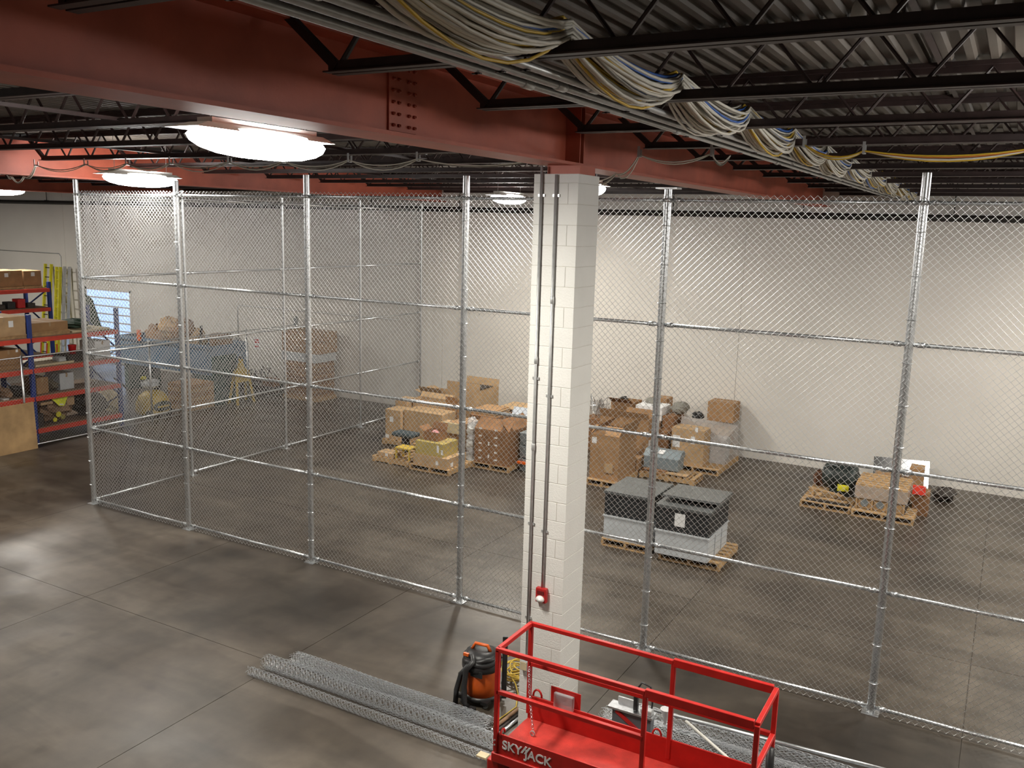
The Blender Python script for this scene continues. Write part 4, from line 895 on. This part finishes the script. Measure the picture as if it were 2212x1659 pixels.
for k, (y, s_) in ((1, (1.43, .15)), (2, (1.74, .13))):
    tag(MB().blob((-4.95, y, 1.05 + s_ * .8), .3, s_, s_ * .8, 12, 7, .3).build('junk_heap', DARKJUNK if k != 1 else BROWNJUNK), ['dark metal scrap heap on second rack shelf near the low fence post', 'brown waste heap on second rack shelf', 'dark scrap heap on second rack shelf against the blue upright'][k], 'scrap', 'scrap heaps on rack')
carton('small carton with white label low on the second rack shelf', -5.1, -4.72, .95, 1.24, 1.03 + sh, 1.30, CARD, group=GRK, stickers=[('r', .08, .08, .08, .1)])
tag(MB().box(-4.82, -4.66, 1.30, 1.42, 1.048, 1.075).build('paper_slip', PAPER), 'white paper slip on the second rack shelf', 'paper')
vt = thing('safety_vest', 'neon yellow safety vest draped over scrap on the lowest rack shelf', 'vest', (-4.8, 2.55, .75))
MB().add([(-4.66, 2.36, .90), (-4.66, 2.78, .97), (-4.95, 2.8, .96), (-4.95, 2.40, .92), (-4.62, 2.50, .74), (-4.62, 2.62, .72), (-4.64, 2.42, .84), (-4.63, 2.70, .86)], [(0, 1, 2, 3), (6, 4, 5, 7), (0, 6, 7, 1)]).build('cloth', pm('neon_yellow', (.80, .85, .02), .6), vt)
MB().add([(-4.615, 2.51, .76), (-4.615, 2.61, .745), (-4.625, 2.60, .775), (-4.625, 2.52, .785)], [(0, 1, 2, 3)]).build('reflective_stripe', LAMPW, vt)
tag(MB().blob((-5.0, 2.62, .65), .33, .40, .30, 16, 9, .22).build('junk_heap', BROWNJUNK), 'brown junk heap filling the lowest rack shelf', 'scrap', 'scrap heaps on rack')
tag(MB().blob((-5.0, 3.5, .60), .33, .4, .25, 14, 9, .22).build('junk_heap', DARKJUNK), 'dark junk heap on lowest rack shelf beside the vest', 'scrap', 'scrap heaps on rack')
for k, (y, z, r_) in enumerate(((2.50, .545, .062), (2.41, .44, .048), (2.60, .47, .055))):
    tag(MB().lathe([(0, 0), (r_, 0), (r_ * 1.03, .012), (r_ * .9, .018), (0, .018)], (-4.665, y, z), 18, 'x').build('yellow_disc', YEL if k < 2 else pm('dull_yellow', (.30, .26, .06), .6)), ['bright yellow round cap on the brown junk heap', 'small yellow round cap low on the junk heap', 'dull yellow round cap behind the bright one'][k], 'cap', 'yellow caps')
tag(MB().box(-4.70, -4.69, 2.74, 2.92, .70, .90).build('cardboard_patch', CARD2), 'pale cardboard square on the dark junk heap', 'cardboard')
tag(MB().box(-4.80, -4.68, 2.12, 2.40, .80, .86).build('cardboard_patch', CARD2), 'pale torn cardboard beside the safety vest', 'cardboard')
tag(MB().box(-4.95, -4.68, 2.02, 2.16, .338, .62).build('case', DARKJUNK), 'dark metal case on the lowest rack shelf beside the upright', 'case')
q = MB(); q.T = Matrix.Translation((-4.24, 1.05, 0.0)) @ Matrix.Rotation(R(-3), 4, 'Y'); q.box(-.01, .01, -1.0, .66, 0, 1.0)
tag(q.build('plywood_sheet', PLY), 'plywood sheet leaning against the low fence', 'plywood')
# cartons on the tall rear rack
for k, (ya, yb, za, zb, mt, lb) in enumerate(((2.9, 3.82, 2.97, 3.40, CARD, 'large brown carton on the tall rear rack top'), (3.95, 4.62, 2.97, 3.44, CARD, 'brown carton in the middle of the tall rear rack top'), (4.66, 5.14, 2.97, 3.42, CARD, 'brown carton at the end of the tall rear rack top'))):
    carton(lb, -9.8, -9.05, ya, yb, za + .06, zb, mt, group=GRK, stickers=[('r', .2, .25, .1, .1)])
    tag(MB().box(-9.85, -9.02, ya, yb, za, za + .055).build('skid', WOOD), 'wooden skid under the ' + lb, 'skid', 'skids on the rear rack')
for k in range(7):
    y = 3.1 + .27 * k
    tag(MB().box(-9.3, -9.04, y, y + .2, 2.458, 2.458 + .12 + .06 * (k % 3)).build('parts_case', (DARKJUNK, REDPL, GREYPL, DARKJUNK, BLKPL, REDPL, DARKJUNK)[k], None, bevel=.01), ['black case with a white sticker first in the rear rack row', 'red case second in the rear rack row', 'grey case third in the rear rack row', 'dark case fourth in the rear rack row', 'black case fifth in the rear rack row', 'red case sixth in the rear rack row', 'dark case last in the rear rack row'][k], 'case', 'cases on the rear rack')
# ladders against the back wall
def ladder(name, label, x, y, w_, h, mat, rung, lean=.25, rungs=11, foot=None):
    t = thing(name, label, 'ladder', (x, y, 0), 'ladders leaning on the back wall')
    for s_ in (-1, 1): MB().bar((x + s_ * w_ / 2, y - lean, 0), (x + s_ * w_ / 2, y, h), .05, .09).build('side_rail', mat, t)
    for k in range(rungs):
        f = (k + .6) / rungs; MB().bar((x - w_ / 2, y - lean * (1 - f), h * f), (x + w_ / 2, y - lean * (1 - f), h * f), .03, .03).build('rung', rung, t)
    if foot:
        for s_ in (-1, 1): MB().bar((x + s_ * w_ / 2, y - lean - .01, 0.0), (x + s_ * w_ / 2, y - lean + .03, .5), .045, .08).build('boot', foot, t)
    return t
ladder('step_ladder', 'yellow extension ladder with dark rungs and a red tip', -15.55, 9.62, .33, 3.2, YEL, DARKJUNK, .35, 10, REDPL)
ladder('step_ladder', 'bright yellow ladder beside the extension ladder', -15.06, 9.66, .20, 3.12, YEL, YEL, .30, 10, REDPL)
ladder('step_ladder', 'silver aluminium ladder standing last in the ladder row', -14.62, 9.68, .26, 3.15, EMT, EMT, .30, 11)
# dark curtain / hook by the door
hk = thing('hanging_tarp', 'dark green tarp on a hook beside the glazed door', 'tarp', (-13.7, 9.85, .9))
MB().add([(-13.95, 9.83, 2.25), (-13.6, 9.83, 2.1), (-13.15, 9.81, 1.1), (-13.9, 9.81, .9), (-13.95, 9.845, 2.25), (-13.6, 9.845, 2.1), (-13.15, 9.845, 1.1), (-13.9, 9.845, .9)], BOXF).build('cloth', GREENRAG, hk)
MB().tube([(-13.95, 9.82, 2.2), (-14.0, 9.84, 2.5), (-14.02, 9.874, 2.55)], .015, 6).build('hook', BLKPL, hk, True)
# steel hopper with waste, and machines in front of it
hp_ = thing('steel_hopper', 'large faded blue steel hopper with dark green end behind the side fence', 'hopper', (-6.5, 7.5, 0))
MB().tub(-8.6, -4.81, 7.0, 8.3, .78, 1.57, .03).build('bin', TANKBLUE, hp_); MB().box(-4.80, -4.74, 6.98, 7.8, .0, 1.30).build('end_plate', TANKGREEN, hp_)
MB().box(-8.65, -4.81, 6.95, 7.0, 1.50, 1.58).build('rim', TANKBLUE, hp_)
for x in (-8.4, -5.6): MB().box(x - .08, x + .08, 7.1, 8.2, 0, .78).build('leg', TANKGREEN, hp_)
MB().box(-5.4, -4.81, 6.98, 7.05, 0, .78).build('skirt', TANKGREEN, hp_)
pw = thing('paper_waste', 'heap of crumpled brown paper waste filling the blue hopper', 'waste', (-6.8, 7.6, 1.2))
for k, (x, y, z, s_, mt) in enumerate(((-7.6, 7.6, 1.5, .45, BROWNJUNK), (-6.6, 7.6, 1.72, .5, BROWNJUNK), (-6.15, 7.6, 1.6, .36, CARD2), (-7.0, 7.5, 1.85, .35, CARD2))):
    MB().blob((x, y, z), s_ * 1.2, s_ * .55, s_ * .8, 14, 9, .25).build('heap', mt, pw)
tag(MB().box(-7.62, -7.5, 6.90, 6.95, 1.50, 1.80).build('orange_rag', ORANGE), 'orange rag hanging over the hopper rim', 'rag')
dr_ = thing('fibre_drum', 'tan fibre drum sitting in the hopper end', 'drum', (-5.15, 7.65, 1.22))
MB().lathe([(0, 0), (.30, 0), (.30, .55), (.28, .60), (0, .62)], (-5.15, 7.65, 1.22), 18).build('shell', BROWNJUNK, dr_, True); MB().lathe([(.285, .5), (.315, .5), (.315, .54), (.285, .54)], (-5.15, 7.65, 1.22), 18).build('hoop', EMT, dr_, True)
tag(MB().bar((-5.62, 7.3, .9), (-5.5, 7.3, 2.05), .05, .05).build('black_bar', BLKPL), 'black bar poking out of the hopper waste', 'bar')
for k in range(6):
    tag(MB().box(-5.45, -4.65, 6.08 + .015 * (k % 2), 6.9, .115 * k, .115 * k + .10).build('crate_tray', CARD if k % 2 else WOOD), ['lowest', 'second', 'third', 'fourth', 'fifth', 'topmost'][k] + ' brown tray in the stack beside the hopper end', 'tray', 'stacked brown trays')
ym = thing('floor_machine', 'yellow floor machine with dark oval nose in front of the hopper', 'machine', (-4.9, 5.2, 0))
MB().lathe([(.05, .08), (.40, .08), (.43, .14), (.42, .34), (.34, .52), (.2, .62), (.02, .65)], (-5.0, 5.25, 0), 20, 'z', .85, 1.0).build('body', YELORA, ym, True)
MB().lathe([(0, 0), (.2, 0), (.22, .03), (.2, .05), (0, .05)], (-4.665, 5.25, .28), 20, 'x', 1.2, .6).build('nose', MOTORG, ym, True)
MB().box(-4.615, -4.60, 5.08, 5.42, .26, .30).build('badge', YELORA, ym)
MB().bar((-5.2, 4.9, .55), (-5.5, 4.55, 1.0), .04, .04).build('handle', DARKJUNK, ym)
for y in (4.95, 5.5): MB().lathe([(.02, -.03), (.10, -.03), (.10, .03), (.02, .03)], (-4.75, y, .10), 16, 'x').build('wheel', BLKPL, ym, True)
tag(MB().blob((-5.1, 5.3, .78), .22, .2, .12, 10, 7, .25).build('paper_bag', BINWHITE), 'white crumpled bag on the yellow floor machine', 'bag')
tag(MB().blob((-5.8, 4.6, .35), .35, .35, .34, 12, 8, .2).build('cream_sack', CREAM), 'cream sack between the rack end and the yellow floor machine', 'sack')
tag(MB().lathe([(0, 0), (.07, 0), (.07, .06), (0, .08)], (-5.25, 5.2, .90), 12).build('yellow_disc', YEL), 'yellow lid on the white crumpled bag', 'cap')
fs_ = thing('floor_sign', 'yellow folding floor sign standing by the hopper end', 'sign', (-4.45, 7.6, 0))
for s_ in (-1, 1): 
    q = MB(); q.T = Matrix.Translation((-4.40 + s_ * .16, 7.62, 0)) @ Matrix.Rotation(R(-s_ * 8), 4, 'Y'); q.prism([(-.33, 0), (-.26, 0), (-.2, .6), (.2, .6), (.26, 0), (.33, 0), (.24, .88), (.10, .98), (.05, 1.25), (-.05, 1.25), (-.10, .98), (-.24, .88)], -.012, .012, 'x'); q.build('panel', YELORA, fs_)
MB().box(-4.43, -4.37, 7.57, 7.67, 1.2, 1.28).build('grip', BLKPL, fs_)
sc = thing('metal_scrap', 'tangle of bent dark steel scrap beside the cardboard tower', 'scrap', (-4.9, 9.0, 0))
m = MB()
for k in range(16):
    a, b = random.uniform(-6.2, -5.1), random.uniform(8.6, 9.5); m.tube([(a, b, .02), (a + random.uniform(-.3, .3), b + random.uniform(-.2, .2), random.uniform(.4, .75)), (a + random.uniform(-.5, .5), b + random.uniform(-.3, .3), random.uniform(.3, .7)), (a + random.uniform(-.6, .6), b + random.uniform(-.3, .3), random.uniform(.02, .3))], .018, 6)
m.build('bent_rod', DARKJUNK, sc); MB().box(-5.6, -4.5, 8.7, 9.3, 0, .28).build('scrap_base', DARKJUNK, sc); MB().box(-4.75, -4.35, 8.75, 9.0, .28, .5).build('rust_block', CARD3, sc)
tw_ = thing('cardboard_tower', 'tall strapped tower of cardboard on a pallet by the back wall', 'cardboard', (-3.5, 9.3, 0))
MB().box(-4.12, -2.86, 8.88, 9.7, 0, .1).build('pallet_base', WOOD, tw_)
for k in range(14): MB().box(-4.08 + .012 * (k % 3), -2.92 - .02 * (k % 2), 8.9 + .01 * (k % 2), 9.68, .10 + .07 * k, .165 + .07 * k).build('bale_layer', CARD3 if k % 2 else CARD, tw_)
MB().box(-4.12, -2.88, 8.88, 9.7, 1.08, 1.32).build('plastic_band', BINWHITE, tw_); MB().box(-4.14, -2.80, 8.9, 9.68, 1.32, 1.90).build('top_carton', CARD, tw_, bevel=.02)
MB().box(-2.86, -2.60, 8.88, 9.3, 1.72, 1.93).build('side_flap', CARD, tw_)
print('objects', len(bpy.data.objects), 'tris', sum(len(o.data.loop_triangles) or sum(len(p.vertices) - 2 for p in o.data.polygons) for o in bpy.data.objects if o.type == 'MESH' and len(o.data.polygons) < 5000))
